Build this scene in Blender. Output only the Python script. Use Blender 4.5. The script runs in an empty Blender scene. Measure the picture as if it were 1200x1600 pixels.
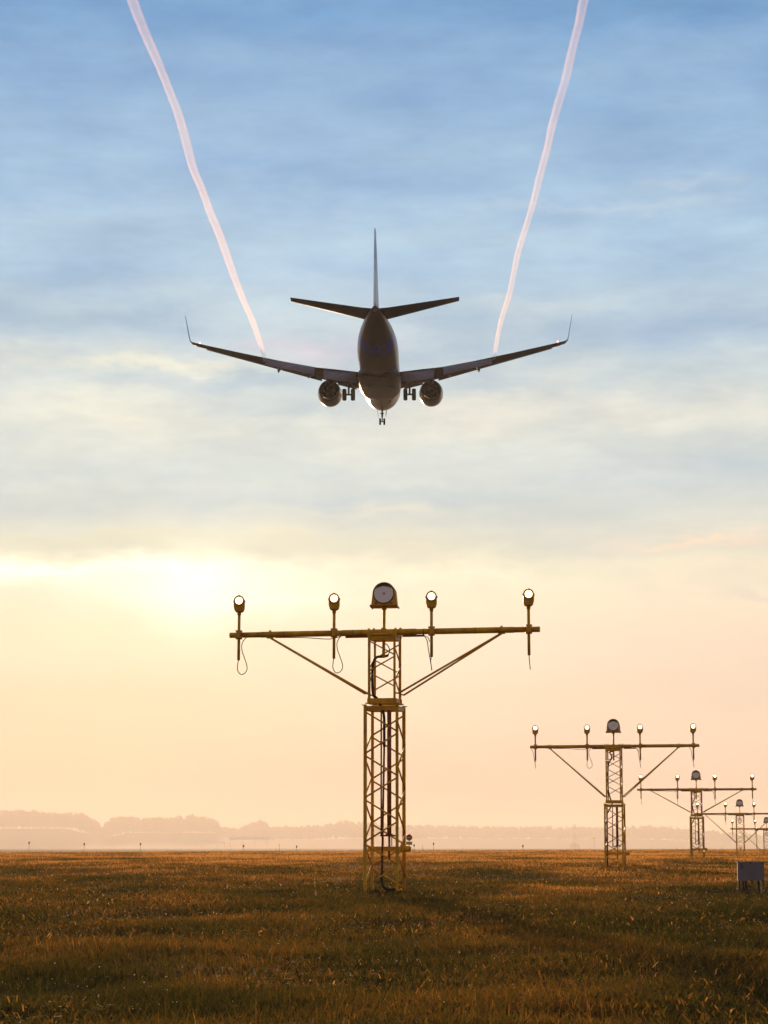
import bpy, math, random
import numpy as np
from mathutils import Vector, Matrix

random.seed(7)
RNG = np.random.default_rng(11)
scene = bpy.context.scene
COL = scene.collection
R = math.radians

# ------------------------------------------------------------------ camera
F = 3648.0                       # focal length in pixels of a 1200 px wide frame
EYE = 0.72
HORIZON = 1325.0
PITCH = math.atan((HORIZON - 800) / F)
cam_d = bpy.data.cameras.new('camera')
cam = bpy.data.objects.new('camera', cam_d); COL.objects.link(cam)
cam_d.sensor_fit = 'HORIZONTAL'; cam_d.sensor_width = 24.0
cam_d.lens = F / 1200 * 24.0
cam_d.clip_start = 0.1; cam_d.clip_end = 20000
cam.location = (0, 0, EYE)
cam.rotation_euler = (R(90) + PITCH, 0, 0)
scene.camera = cam

def tan_el(py):
    return math.tan(PITCH + math.atan((800 - py) / F))
def Z(py, y):
    return EYE + y * tan_el(py)
def X(px, y, z=EYE):
    return (px - 600) / F * (y * math.cos(PITCH) + (z - EYE) * math.sin(PITCH))

# ------------------------------------------------------------------ view, world, sun
scene.view_settings.view_transform = 'Standard'
scene.view_settings.look = 'None'
scene.view_settings.exposure = 0
scene.view_settings.gamma = 1
scene.render.engine = 'CYCLES'
cy = scene.cycles
cy.max_bounces = 8; cy.diffuse_bounces = 3; cy.glossy_bounces = 3
cy.transmission_bounces = 4; cy.volume_bounces = 4; cy.transparent_max_bounces = 16
cy.use_denoising = True
cy.use_adaptive_sampling = False
cy.sample_clamp_indirect = 6

SUN_EL, SUN_AZ = 6.3, -4.6        # degrees; azimuth from +Y, negative to the left
sun_d = bpy.data.lights.new('sun', 'SUN')
sun_d.energy = 4.2; sun_d.angle = R(0.6); sun_d.color = (1.0, 0.62, 0.32)
sun = bpy.data.objects.new('sun', sun_d); COL.objects.link(sun)
to_sun = Vector((math.sin(R(SUN_AZ)) * math.cos(R(SUN_EL)), math.cos(R(SUN_AZ)) * math.cos(R(SUN_EL)), math.sin(R(SUN_EL))))
sun.rotation_euler = to_sun.to_track_quat('Z', 'Y').to_euler()
sun.location = (-40, 300, 80)

def lin(r, g, b):
    f = lambda c: (c / 255 / 12.92) if c / 255 <= 0.04045 else ((c / 255 + 0.055) / 1.055) ** 2.4
    return (f(r), f(g), f(b), 1.0)

HAZE_DENSITY = .00015
def through_haze(py, c):
    """the sky's own colour at this height, given how it looks through the warm haze layer"""
    el = max(math.atan(tan_el(py)), .001); T = math.exp(-HAZE_DENSITY * min(129.3 / math.sin(el), 11500))
    J = (1.08, .70, .39); c = lin(*c)
    return tuple(min(max((a - j * (1 - T)) / T, a * .72), a * 1.3) for a, j in zip(c[:3], J)) + (1.0,)

world = bpy.data.worlds.new('World'); scene.world = world
world.use_nodes = True
nt = world.node_tree; N = nt.nodes; L = nt.links
for n in list(N): N.remove(n)

def nd(t, **kw):
    n = N.new(t)
    for k, v in kw.items(): setattr(n, k, v)
    return n
def m(op, a, b=None, c=None, clamp=False):
    n = N.new('ShaderNodeMath'); n.operation = op; n.use_clamp = clamp
    for i, v in enumerate((a, b, c)):
        if v is None: continue
        if isinstance(v, (int, float)): n.inputs[i].default_value = v
        else: L.new(v, n.inputs[i])
    return n.outputs[0]
def mixc(fac, a, b, mode='MIX'):
    n = N.new('ShaderNodeMix'); n.data_type = 'RGBA'; n.blend_type = mode; n.clamp_result = False
    for s, v in ((n.inputs[0], fac), (n.inputs[6], a), (n.inputs[7], b)):
        if isinstance(v, (int, float)): s.default_value = v
        elif isinstance(v, tuple): s.default_value = v
        else: L.new(v, s)
    return n.outputs[2]

tc = nd('ShaderNodeTexCoord')
sep = nd('ShaderNodeSeparateXYZ'); L.new(tc.outputs['Generated'], sep.inputs[0])
dx, dy, dz = sep.outputs
hyp = m('SQRT', m('ADD', m('MULTIPLY', dx, dx), m('MULTIPLY', dy, dy)))
V0 = m('DIVIDE', dz, m('MAXIMUM', hyp, 0.001))         # tangent of the elevation
A0 = m('ARCTAN2', dx, dy)                                # azimuth from +Y
def fbm(sx, sy, scale, detail, off=0.0, rough=0.55):
    cmb = nd('ShaderNodeCombineXYZ')
    L.new(m('MULTIPLY', A0, sx), cmb.inputs[0]); L.new(m('MULTIPLY', V0, sy), cmb.inputs[1])
    cmb.inputs[2].default_value = off
    n = nd('ShaderNodeTexNoise'); n.inputs['Scale'].default_value = scale
    n.inputs['Detail'].default_value = detail; n.inputs['Roughness'].default_value = rough
    L.new(cmb.outputs[0], n.inputs['Vector'])
    return m('SUBTRACT', n.outputs['Fac'], 0.5)
wa = fbm(1, 2.2, 14, 5, 3.0)
wv = fbm(1, 2.0, 16, 6, 9.0, 0.62)
wf = fbm(1, 3.2, 40, 5, 5.0, 0.6)
A = m('ADD', A0, m('MULTIPLY', wa, 0.10))
V = m('ADD', m('ADD', V0, m('MULTIPLY', wv, 0.030)), m('MULTIPLY', wf, 0.010))
Vr = m('ADD', V0, m('MULTIPLY', wv, 0.018))

ramp = nd('ShaderNodeValToRGB'); cr = ramp.color_ramp; cr.interpolation = 'EASE'
SKY = [(1325, (246, 198, 150)), (1240, (247, 208, 170)), (1100, (251, 220, 187)), (1000, (253, 229, 200)),
       (930, (253, 236, 206)), (885, (240, 232, 204)), (850, (226, 223, 206)), (800, (213, 217, 210)),
       (740, (208, 216, 214)), (660, (218, 222, 215)), (600, (205, 215, 216)), (520, (190, 208, 219)),
       (400, (173, 201, 224)), (260, (158, 190, 221)), (120, (143, 179, 217)), (0, (125, 168, 212)), (-250, (96, 142, 195))]
els = sorted((max(tan_el(p), 0) / 0.6, through_haze(p, c)) for p, c in SKY)
cr.elements[0].position = els[0][0]; cr.elements[0].color = els[0][1]
cr.elements[1].position = els[-1][0]; cr.elements[1].color = els[-1][1]
for p, c in els[1:-1]:
    e = cr.elements.new(p); e.color = c
L.new(m('DIVIDE', Vr, 0.6), ramp.inputs[0])
col = ramp.outputs[0]

def blob(px, py, sx, sy, c, amt, soft=False):
    """a cloud or bright streak at a sky direction (azimuth, elevation)"""
    global col
    el = math.atan(tan_el(py)); a0 = math.atan((px - 600) / F / (math.cos(PITCH) + tan_el(py) * math.sin(PITCH)))
    v0 = tan_el(py)
    a_, v_ = (A0, V0) if soft else (A, V)
    u = m('DIVIDE', m('SUBTRACT', a_, a0), sx / F); w = m('DIVIDE', m('SUBTRACT', v_, v0), sy / F)
    g = m('EXPONENT', m('MULTIPLY', m('ADD', m('MULTIPLY', u, u), m('MULTIPLY', w, w)), -1.0))
    col = mixc(m('MULTIPLY', g, amt), col, through_haze(py, c))

blob(60, 505, 190, 30, (160, 186, 208), .75)
blob(190, 500, 90, 18, (158, 183, 207), .55)
blob(60, 560, 200, 24, (214, 219, 214), .6)
blob(330, 470, 150, 26, (186, 208, 222), .5)
blob(230, 580, 160, 14, (236, 234, 216), .85)
blob(90, 640, 240, 34, (226, 228, 216), .7)
blob(380, 605, 170, 20, (172, 193, 208), .85)
blob(470, 640, 150, 22, (176, 196, 208), .75)
blob(560, 585, 120, 26, (172, 192, 210), .6)
blob(500, 545, 110, 22, (205, 202, 216), .75)
blob(780, 602, 90, 13, (176, 196, 212), .8)
blob(900, 640, 330, 34, (228, 226, 215), .75)
blob(1060, 515, 220, 38, (168, 192, 216), .9)
blob(740, 560, 120, 14, (176, 198, 216), .6)
blob(820, 470, 160, 10, (204, 216, 222), .6)
blob(960, 325, 170, 10, (190, 208, 224), .7)
blob(1120, 295, 90, 12, (184, 205, 224), .7)
blob(1130, 110, 190, 60, (163, 195, 225), .7)
blob(1120, 10, 190, 26, (112, 158, 202), .8)
blob(500, 10, 240, 30, (122, 167, 213), .6)
blob(420, 90, 240, 26, (150, 184, 218), .5)
blob(120, 380, 160, 50, (163, 192, 217), .6)
blob(850, 400, 220, 50, (178, 205, 226), .6)
blob(600, 780, 420, 14, (196, 209, 213), .6)
blob(250, 740, 300, 16, (200, 213, 214), .55)
blob(640, 805, 90, 9, (228, 226, 212), .7)
blob(980, 745, 260, 16, (203, 211, 213), .55)
blob(900, 850, 300, 16, (214, 214, 206), .6)
blob(1110, 850, 110, 11, (253, 228, 200), .8)
blob(1150, 900, 200, 16, (250, 232, 205), .7)
blob(1180, 935, 90, 6, (232, 218, 200), .6)
blob(330, 855, 420, 12, (226, 222, 198), .7)
blob(90, 848, 240, 12, (222, 220, 196), .6)
blob(330, 858, 420, 13, (222, 219, 198), .8)
blob(110, 900, 330, 20, (285, 280, 258), 1.0)
blob(330, 928, 120, 24, (300, 292, 262), .9)
blob(250, 925, 200, 30, (255, 255, 238), .8)
blob(330, 915, 230, 26, (255, 253, 230), .9)
blob(620, 905, 260, 16, (254, 246, 216), .7)
blob(300, 938, 110, 34, (255, 255, 240), .9)
blob(130, 985, 420, 70, (255, 236, 200), .6, True)
blob(1150, 1100, 300, 200, (243, 212, 184), .55, True)
blob(60, 1180, 380, 150, (252, 220, 172), .5, True)
# fine streaks
streak = fbm(1, 2.8, 15, 7, 1.7, 0.62)
streak2 = fbm(1, 3.0, 60, 4, 4.4, 0.6)
fade = m('MULTIPLY', m('SUBTRACT', V0, 0.06), 8.0, clamp=True)
lv = m('ADD', 1.0, m('MULTIPLY', m('ADD', m('MULTIPLY', streak, 0.30), m('MULTIPLY', streak2, 0.14)), m('ADD', m('MULTIPLY', fade, .85), .10)))
vm = nd('ShaderNodeVectorMath', operation='SCALE'); L.new(col, vm.inputs[0]); L.new(lv, vm.inputs['Scale'])
col = vm.outputs[0]
pn = fbm(1, 3.0, 13, 9, 21.3, 0.60)
cov = m('MULTIPLY', m('ADD', pn, 0.02), 5.2)
cov = m('MINIMUM', m('MAXIMUM', cov, -1.0), 1.0)
amp = m('ADD', 0.15, m('MULTIPLY', m('MULTIPLY', m('SUBTRACT', V0, 0.085), 9.0, clamp=True), 0.85))
cf = m('MULTIPLY', cov, amp)
tintv = nd('ShaderNodeCombineXYZ')
for i_, k_ in enumerate((.23, .15, .07)): L.new(m('ADD', 1.0, m('MULTIPLY', cf, k_)), tintv.inputs[i_])
vmul = nd('ShaderNodeVectorMath', operation='MULTIPLY'); L.new(col, vmul.inputs[0]); L.new(tintv.outputs[0], vmul.inputs[1])
col = vmul.outputs[0]
# glow round the veiled sun
dot = nd('ShaderNodeVectorMath', operation='DOT_PRODUCT'); L.new(tc.outputs['Generated'], dot.inputs[0])
dot.inputs[1].default_value = to_sun
ang = m('ARCCOSINE', m('MINIMUM', dot.outputs['Value'], 0.999999))
g1 = m('EXPONENT', m('MULTIPLY', m('POWER', m('DIVIDE', ang, R(1.1)), 2.0), -1.0))
g2 = m('EXPONENT', m('MULTIPLY', m('DIVIDE', ang, R(2.3)), -1.0))
def scaled(c, f):
    n = nd('ShaderNodeVectorMath', operation='SCALE'); n.inputs[0].default_value = c; L.new(f, n.inputs['Scale']); return n.outputs[0]
def addv(a, b):
    n = nd('ShaderNodeVectorMath', operation='ADD'); L.new(a, n.inputs[0]); L.new(b, n.inputs[1]); return n.outputs[0]
col = addv(addv(col, scaled((.27, .25, .18), g1)), scaled((.10, .075, .03), g2))
# the sky away from the sunset is dusky
back = m('MULTIPLY', m('ADD', dy, 0.15), 1.1, clamp=True)
hi = m('MULTIPLY', m('SUBTRACT', 1.25, V0), 1.0, clamp=True)
wgt = m('ADD', m('MULTIPLY', m('MULTIPLY', back, m('ADD', m('MULTIPLY', hi, .75), .25)), 0.56), 0.44)
vm2 = nd('ShaderNodeVectorMath', operation='SCALE'); L.new(mixc(m('SUBTRACT', 1.0, back), col, (.62, .50, .47, 1.0)), vm2.inputs[0]); L.new(wgt, vm2.inputs['Scale'])
bg = nd('ShaderNodeBackground'); bg.inputs[1].default_value = 0.97
L.new(vm2.outputs[0], bg.inputs[0])
sky = nd('ShaderNodeTexSky'); sky.sky_type = 'NISHITA'; sky.sun_disc = False
sky.sun_elevation = R(SUN_EL); sky.sun_rotation = R(SUN_AZ); sky.dust_density = 2.0
L.new(mixc(0.002, vm2.outputs[0], sky.outputs[0]), bg.inputs[0])
wo = nd('ShaderNodeOutputWorld'); L.new(bg.outputs[0], wo.inputs[0])

# ------------------------------------------------------------------ helpers
def noise2(x, y, seed=0):
    """smooth value noise, vectorised, range 0..1"""
    x = np.asarray(x, float); y = np.asarray(y, float)
    xi = np.floor(x).astype(np.int64); yi = np.floor(y).astype(np.int64)
    fx = x - xi; fy = y - yi
    fx = fx * fx * (3 - 2 * fx); fy = fy * fy * (3 - 2 * fy)
    def h(a, b):
        v = np.sin(a * 127.1 + b * 311.7 + seed * 74.7) * 43758.5453
        return v - np.floor(v)
    return (h(xi, yi) * (1 - fx) + h(xi + 1, yi) * fx) * (1 - fy) + (h(xi, yi + 1) * (1 - fx) + h(xi + 1, yi + 1) * fx) * fy

GY = [-5000, 8, 20, 36, 66, 95, 126, 160, 200, 250, 320, 9000]
GZ = [0, 0, -.01, 0.0, .13, .22, .25, .32, .42, .30, -0.9, -0.9]
HX = [-400, 120, 165, 200, 335, 370, 600, 1000, 1130, 1250, 1600]
HZ = [66, 66, 26, 52, 52, 26, 34, 31, 20, 12, 10]
def ground_z(x, y):
    x = np.asarray(x, float); y = np.asarray(y, float)
    z = np.interp(y, GY, GZ)
    tilt = np.clip(x, -60, 60) * 0.0036 * np.clip((y - 20) / 150, 0, 1) * np.clip((330 - y) / 80, 0, 1)
    b = (noise2(x * .8 + 9, y * .55, 1) - .5) * .075 + (noise2(x * .28, y * .16, 2) - .5) * .10 + (noise2(x * 2.3, y * 1.7, 3) - .5) * .035
    b = b * np.clip((y + 20) / 25, 0, 1) * np.clip(1.25 - y / 200, .25, 1)
    hill = np.interp(600 + x / np.maximum(y, 1) * F, HX, HZ) * np.clip((y - 7000) / 900, 0, 1) ** 1.5
    return z + tilt + b + hill
def gz(x, y): return float(ground_z(x, y))

class MB:
    def __init__(s): s.v = []; s.f = []; s.sm = []
    def add(s, vs, fs, smooth=False):
        o = len(s.v); s.v += [tuple(p) for p in vs]
        s.f += [tuple(i + o for i in f) for f in fs]; s.sm += [smooth] * len(fs)
        return s
    def box(s, c, size, rot=None):
        hx, hy, hz = (d / 2 for d in size); vs = []
        for x in (-hx, hx):
            for y in (-hy, hy):
                for z in (-hz, hz):
                    p = Vector((x, y, z))
                    if rot: p = rot @ p
                    vs.append(p + Vector(c))
        return s.add(vs, [(0, 1, 3, 2), (4, 6, 7, 5), (0, 4, 5, 1), (2, 3, 7, 6), (0, 2, 6, 4), (1, 5, 7, 3)])
    def tube(s, pts, r, n=8, smooth=True, closed=False):
        pts = [Vector(p) for p in pts]; k = len(pts)
        rs = r if isinstance(r, (list, tuple)) else [r] * k
        rings = []; up = None
        for i, p in enumerate(pts):
            a = pts[(i - 1) % k] if (closed or i > 0) else p
            b = pts[(i + 1) % k] if (closed or i < k - 1) else p
            t = (b - a).normalized()
            if up is None: up = Vector((0, 0, 1)) if abs(t.z) < .9 else Vector((0, 1, 0))
            u = t.cross(up)
            if u.length < 1e-4: u = t.cross(Vector((1, 0, 0)))
            u.normalize(); w = u.cross(t).normalized(); up = w
            rings.append([p + (u * math.cos(2 * math.pi * j / n) + w * math.sin(2 * math.pi * j / n)) * rs[i] for j in range(n)])
        vs = [q for rg in rings for q in rg]; fs = []
        for i in range(k if closed else k - 1):
            a = i * n; b = ((i + 1) % k) * n
            for j in range(n): fs.append((a + j, a + (j + 1) % n, b + (j + 1) % n, b + j))
        s.add(vs, fs, smooth)
        if not closed:
            o = len(s.v) - len(vs)
            s.f.append(tuple(o + j for j in reversed(range(n)))); s.f.append(tuple(o + (k - 1) * n + j for j in range(n)))
            s.sm += [False, False]
        return s
    def bar(s, a, b, w, d=None):           # square bar / flat
        a, b = Vector(a), Vector(b); d = d or w; t = (b - a)
        q = t.to_track_quat('Z', 'Y').to_matrix()
        return s.box((a + b) / 2, (w, d, t.length), q)
    def angle(s, a, b, w, t, sx, sy):       # vertical L profile with its corner outward
        a, b = Vector(a), Vector(b)
        l = (b - a).length; c = (a + b) / 2
        s.box(c + Vector((0, sy * (w - t) / 2, 0)), (w, t, l))
        return s.box(c + Vector((sx * (w - t) / 2, -sy * t / 2, 0)), (t, w - t - .002, l))
    def lathe(s, prof, n=24, axis='Z', c=(0, 0, 0), smooth=True, a0=0):
        vs = []; fs = []
        for r, h in prof:
            for j in range(n):
                a = 2 * math.pi * j / n + a0
                p = {'Z': (r * math.cos(a), r * math.sin(a), h), 'Y': (r * math.cos(a), h, r * math.sin(a)), 'X': (h, r * math.cos(a), r * math.sin(a))}[axis]
                vs.append((p[0] + c[0], p[1] + c[1], p[2] + c[2]))
        for i in range(len(prof) - 1):
            for j in range(n): fs.append((i * n + j, i * n + (j + 1) % n, (i + 1) * n + (j + 1) % n, (i + 1) * n + j))
        return s.add(vs, fs, smooth)
    def prism(s, outline, y0, y1, smooth=False):   # outline in XZ, pushed along Y
        n = len(outline)
        vs = [(x, y0, z) for x, z in outline] + [(x, y1, z) for x, z in outline]
        fs = [tuple(range(n)), tuple(reversed(range(n, 2 * n)))]
        s.add(vs, fs, False); o = len(s.v) - 2 * n
        for j in range(n):
            s.f.append((o + j, o + n + j, o + n + (j + 1) % n, o + (j + 1) % n)); s.sm.append(smooth)
        return s
    def loft(s, rings, smooth=True, cap=True):
        n = len(rings[0]); vs = [p for r in rings for p in r]; fs = []
        for i in range(len(rings) - 1):
            for j in range(n): fs.append((i * n + j, i * n + (j + 1) % n, (i + 1) * n + (j + 1) % n, (i + 1) * n + j))
        s.add(vs, fs, smooth)
        if cap:
            o = len(s.v) - len(vs)
            s.f.append(tuple(o + j for j in reversed(range(n)))); s.f.append(tuple(o + (len(rings) - 1) * n + j for j in range(n)))
            s.sm += [False, False]
        return s
    def build(s, name, mat, parent=None):
        me = bpy.data.meshes.new(name); me.from_pydata(s.v, [], s.f)
        me.polygons.foreach_set('use_smooth', s.sm); me.materials.append(mat); me.update()
        import bmesh
        bm = bmesh.new(); bm.from_mesh(me); bmesh.ops.recalc_face_normals(bm, faces=bm.faces); bm.to_mesh(me); bm.free()
        o = bpy.data.objects.new(name, me); COL.objects.link(o)
        if parent: o.parent = parent
        return o

def tag(o, label=None, cat=None, group=None, kind=None):
    if label: o['label'] = label
    if cat: o['category'] = cat
    if group: o['group'] = group
    if kind: o['kind'] = kind
    return o
def empty(name, loc, rz=0.0):
    o = bpy.data.objects.new(name, None); COL.objects.link(o)
    o.location = loc; o.rotation_euler = (0, 0, rz); o.empty_display_size = .2
    return o

def mat(name, color, rough=.5, metal=0.0, spec=.5, noise=0.0, nscale=8.0, dirt=None, coat=0.0):
    M = bpy.data.materials.new(name); M.use_nodes = True
    t = M.node_tree; b = t.nodes['Principled BSDF']
    b.inputs['Base Color'].default_value = (*color, 1); b.inputs['Roughness'].default_value = rough
    b.inputs['Metallic'].default_value = metal; b.inputs['Specular IOR Level'].default_value = spec
    b.inputs['Coat Weight'].default_value = coat; b.inputs['Coat Roughness'].default_value = .12
    if noise:
        c = t.nodes.new('ShaderNodeTexCoord'); n = t.nodes.new('ShaderNodeTexNoise')
        n.inputs['Scale'].default_value = nscale; n.inputs['Detail'].default_value = 6
        t.links.new(c.outputs['Object'], n.inputs['Vector'])
        r = t.nodes.new('ShaderNodeValToRGB')
        r.color_ramp.elements[0].position = .35; r.color_ramp.elements[1].position = .68
        d = dirt or tuple(v * (1 - noise) for v in color)
        r.color_ramp.elements[0].color = (*d, 1); r.color_ramp.elements[1].color = (*color, 1)
        t.links.new(n.outputs['Fac'], r.inputs[0]); t.links.new(r.outputs[0], b.inputs['Base Color'])
    return M
def emis(name, color, strength):
    M = bpy.data.materials.new(name); M.use_nodes = True
    b = M.node_tree.nodes['Principled BSDF']
    b.inputs['Base Color'].default_value = (.8, .8, .8, 1); b.inputs['Roughness'].default_value = .2
    b.inputs['Emission Color'].default_value = (*color, 1); b.inputs['Emission Strength'].default_value = strength
    return M

YEL = mat('yellow_paint', (.92, .54, .006), .50, noise=.35, nscale=6, dirt=(.62, .30, .006))
RUST = mat('red_brown_paint', (.30, .10, .04), .5, noise=.3)
BLK = mat('black_rubber_hose', (.02, .017, .015), .55)
LENS = emis('lit_lens', (1.0, .88, .66), 4.0)
GREYP = mat('grey_cabinet_paint', (.22, .21, .25), .5, noise=.15, nscale=5)
TYRE_BLACK = mat('black_marking', (.006, .006, .006), .8, spec=.1)
DARKM = mat('dark_metal', (.05, .045, .045), .5)
STEEL = mat('strobe_reflector', (.68, .64, .66), .14, metal=1.0)
RIM = mat('strobe_rim', (.10, .08, .08), .4)
BULB = mat('bulb_glass', (.7, .7, .7), .1)

# ------------------------------------------------------------------ ground
def make_ground():
    u = np.concatenate([np.linspace(-1, 1, 161)])
    xs = np.sinh(u * 6.2) / math.sinh(6.2) * 6000
    xs = np.unique(np.concatenate([xs, np.linspace(-9, 9, 73)]))
    ys = np.concatenate([-np.geomspace(3000, 3, 14), np.arange(0, 60, .3), np.geomspace(60, 330, 150), np.geomspace(345, 6900, 40), np.linspace(7000, 11000, 40)])
    gx, gy = np.meshgrid(xs, ys); z = ground_z(gx, gy)
    nx, ny = len(xs), len(ys)
    co = np.stack([gx, gy, z], -1).reshape(-1, 3)
    i = np.arange(nx * ny).reshape(ny, nx)
    q = np.stack([i[:-1, :-1], i[:-1, 1:], i[1:, 1:], i[1:, :-1]], -1).reshape(-1, 4)
    me = bpy.data.meshes.new('ground')
    me.vertices.add(len(co)); me.vertices.foreach_set('co', co.ravel())
    me.loops.add(q.size); me.loops.foreach_set('vertex_index', q.ravel().astype(np.int32))
    me.polygons.add(len(q)); me.polygons.foreach_set('loop_start', np.arange(0, q.size, 4, dtype=np.int32))
    me.update(); me.validate()
    me.polygons.foreach_set('use_smooth', [True] * len(me.polygons))
    M = bpy.data.materials.new('turf_soil'); M.use_nodes = True
    t = M.node_tree; b = t.nodes['Principled BSDF']; b.inputs['Roughness'].default_value = .95
    b.inputs['Specular IOR Level'].default_value = .1
    c = t.nodes.new('ShaderNodeTexCoord')
    n1 = t.nodes.new('ShaderNodeTexNoise'); n1.inputs['Scale'].default_value = .5; n1.inputs['Detail'].default_value = 10
    n1.inputs['Roughness'].default_value = .7
    t.links.new(c.outputs['Object'], n1.inputs['Vector'])
    r = t.nodes.new('ShaderNodeValToRGB'); e = r.color_ramp.elements
    e[0].position = .35; e[0].color = (.022, .018, .006, 1); e[1].position = .7; e[1].color = (.075, .040, .014, 1)
    x = e.new(.52); x.color = (.045, .030, .010, 1)
    t.links.new(n1.outputs['Fac'], r.inputs[0]); t.links.new(r.outputs[0], b.inputs['Base Color'])
    bp = t.nodes.new('ShaderNodeBump'); bp.inputs['Strength'].default_value = .8; bp.inputs['Distance'].default_value = .1
    n2 = t.nodes.new('ShaderNodeTexNoise'); n2.inputs['Scale'].default_value = 7; n2.inputs['Detail'].default_value = 6
    t.links.new(c.outputs['Object'], n2.inputs['Vector']); t.links.new(n2.outputs['Fac'], bp.inputs['Height'])
    t.links.new(bp.outputs[0], b.inputs['Normal'])
    me.materials.append(M)
    o = bpy.data.objects.new('ground', me); COL.objects.link(o)
    tag(o, kind='structure'); return o
make_ground()

# ------------------------------------------------------------------ grass
def leaf_material(name, stops, trans=1.0):
    M = bpy.data.materials.new(name); M.use_nodes = True
    t = M.node_tree
    for n in list(t.nodes): t.nodes.remove(n)
    at = t.nodes.new('ShaderNodeAttribute'); at.attribute_name = 'tint'
    r = t.nodes.new('ShaderNodeValToRGB'); e = r.color_ramp.elements
    e[0].position = stops[0][0]; e[0].color = (*stops[0][1], 1); e[1].position = stops[-1][0]; e[1].color = (*stops[-1][1], 1)
    for p, c in stops[1:-1]:
        x = e.new(p); x.color = (*c, 1)
    t.links.new(at.outputs['Fac'], r.inputs[0])
    d = t.nodes.new('ShaderNodeBsdfPrincipled'); d.inputs['Roughness'].default_value = .55
    d.inputs['Specular IOR Level'].default_value = .35
    tr = t.nodes.new('ShaderNodeBsdfTranslucent')
    mx = t.nodes.new('ShaderNodeMixShader'); mx.inputs[0].default_value = .6
    br = t.nodes.new('ShaderNodeVectorMath'); br.operation = 'SCALE'; br.inputs['Scale'].default_value = trans
    t.links.new(r.outputs[0], d.inputs['Base Color']); t.links.new(r.outputs[0], br.inputs[0]); t.links.new(br.outputs[0], tr.inputs['Color'])
    t.links.new(d.outputs[0], mx.inputs[1]); t.links.new(tr.outputs[0], mx.inputs[2])
    o = t.nodes.new('ShaderNodeOutputMaterial'); t.links.new(mx.outputs[0], o.inputs[0])
    return M

def blades(name, x, y, h, w, lean, tint, material, seg=True, z0=None):
    """x,y,h,w,lean,tint arrays -> one mesh of bent blades (quad + tip triangle)"""
    n = len(x); z = ground_z(x, y) - .01 if z0 is None else z0
    a = RNG.uniform(0, 2 * np.pi, n); fa = RNG.uniform(-.9, .9, n)   # lean direction; facing mostly to camera
    ux, uy = np.cos(fa), np.sin(fa)
    lx, ly = np.cos(a) * lean * h, np.sin(a) * lean * h
    P = np.zeros((n, 5, 3))
    for k, (t_, wd) in enumerate(((0, -1), (0, 1))):
        P[:, k, 0] = x + ux * w * .5 * wd; P[:, k, 1] = y + uy * w * .5 * wd; P[:, k, 2] = z
    for k, wd in ((2, 1), (3, -1)):
        P[:, k, 0] = x + lx * .3 + ux * w * .42 * wd; P[:, k, 1] = y + ly * .3 + uy * w * .42 * wd; P[:, k, 2] = z + h * .58
    P[:, 4, 0] = x + lx; P[:, 4, 1] = y + ly; P[:, 4, 2] = z + h * (1 - .25 * lean)
    me = bpy.data.meshes.new(name)
    me.vertices.add(n * 5); me.vertices.foreach_set('co', P.ravel())
    b = (np.arange(n) * 5)[:, None]
    idx = np.concatenate([b + np.array([0, 1, 2, 3]), b + np.array([3, 2, 4])], 1)
    me.loops.add(n * 7); me.loops.foreach_set('vertex_index', idx.ravel().astype(np.int32))
    st = np.stack([np.arange(n) * 7, np.arange(n) * 7 + 4], 1).ravel().astype(np.int32)
    me.polygons.add(n * 2); me.polygons.foreach_set('loop_start', st)
    me.update()
    at = me.attributes.new('tint', 'FLOAT', 'FACE'); at.data.foreach_set('value', np.repeat(tint, 2).astype(np.float32))
    me.materials.append(material)
    o = bpy.data.objects.new(name, me); COL.objects.link(o); return o

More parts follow.
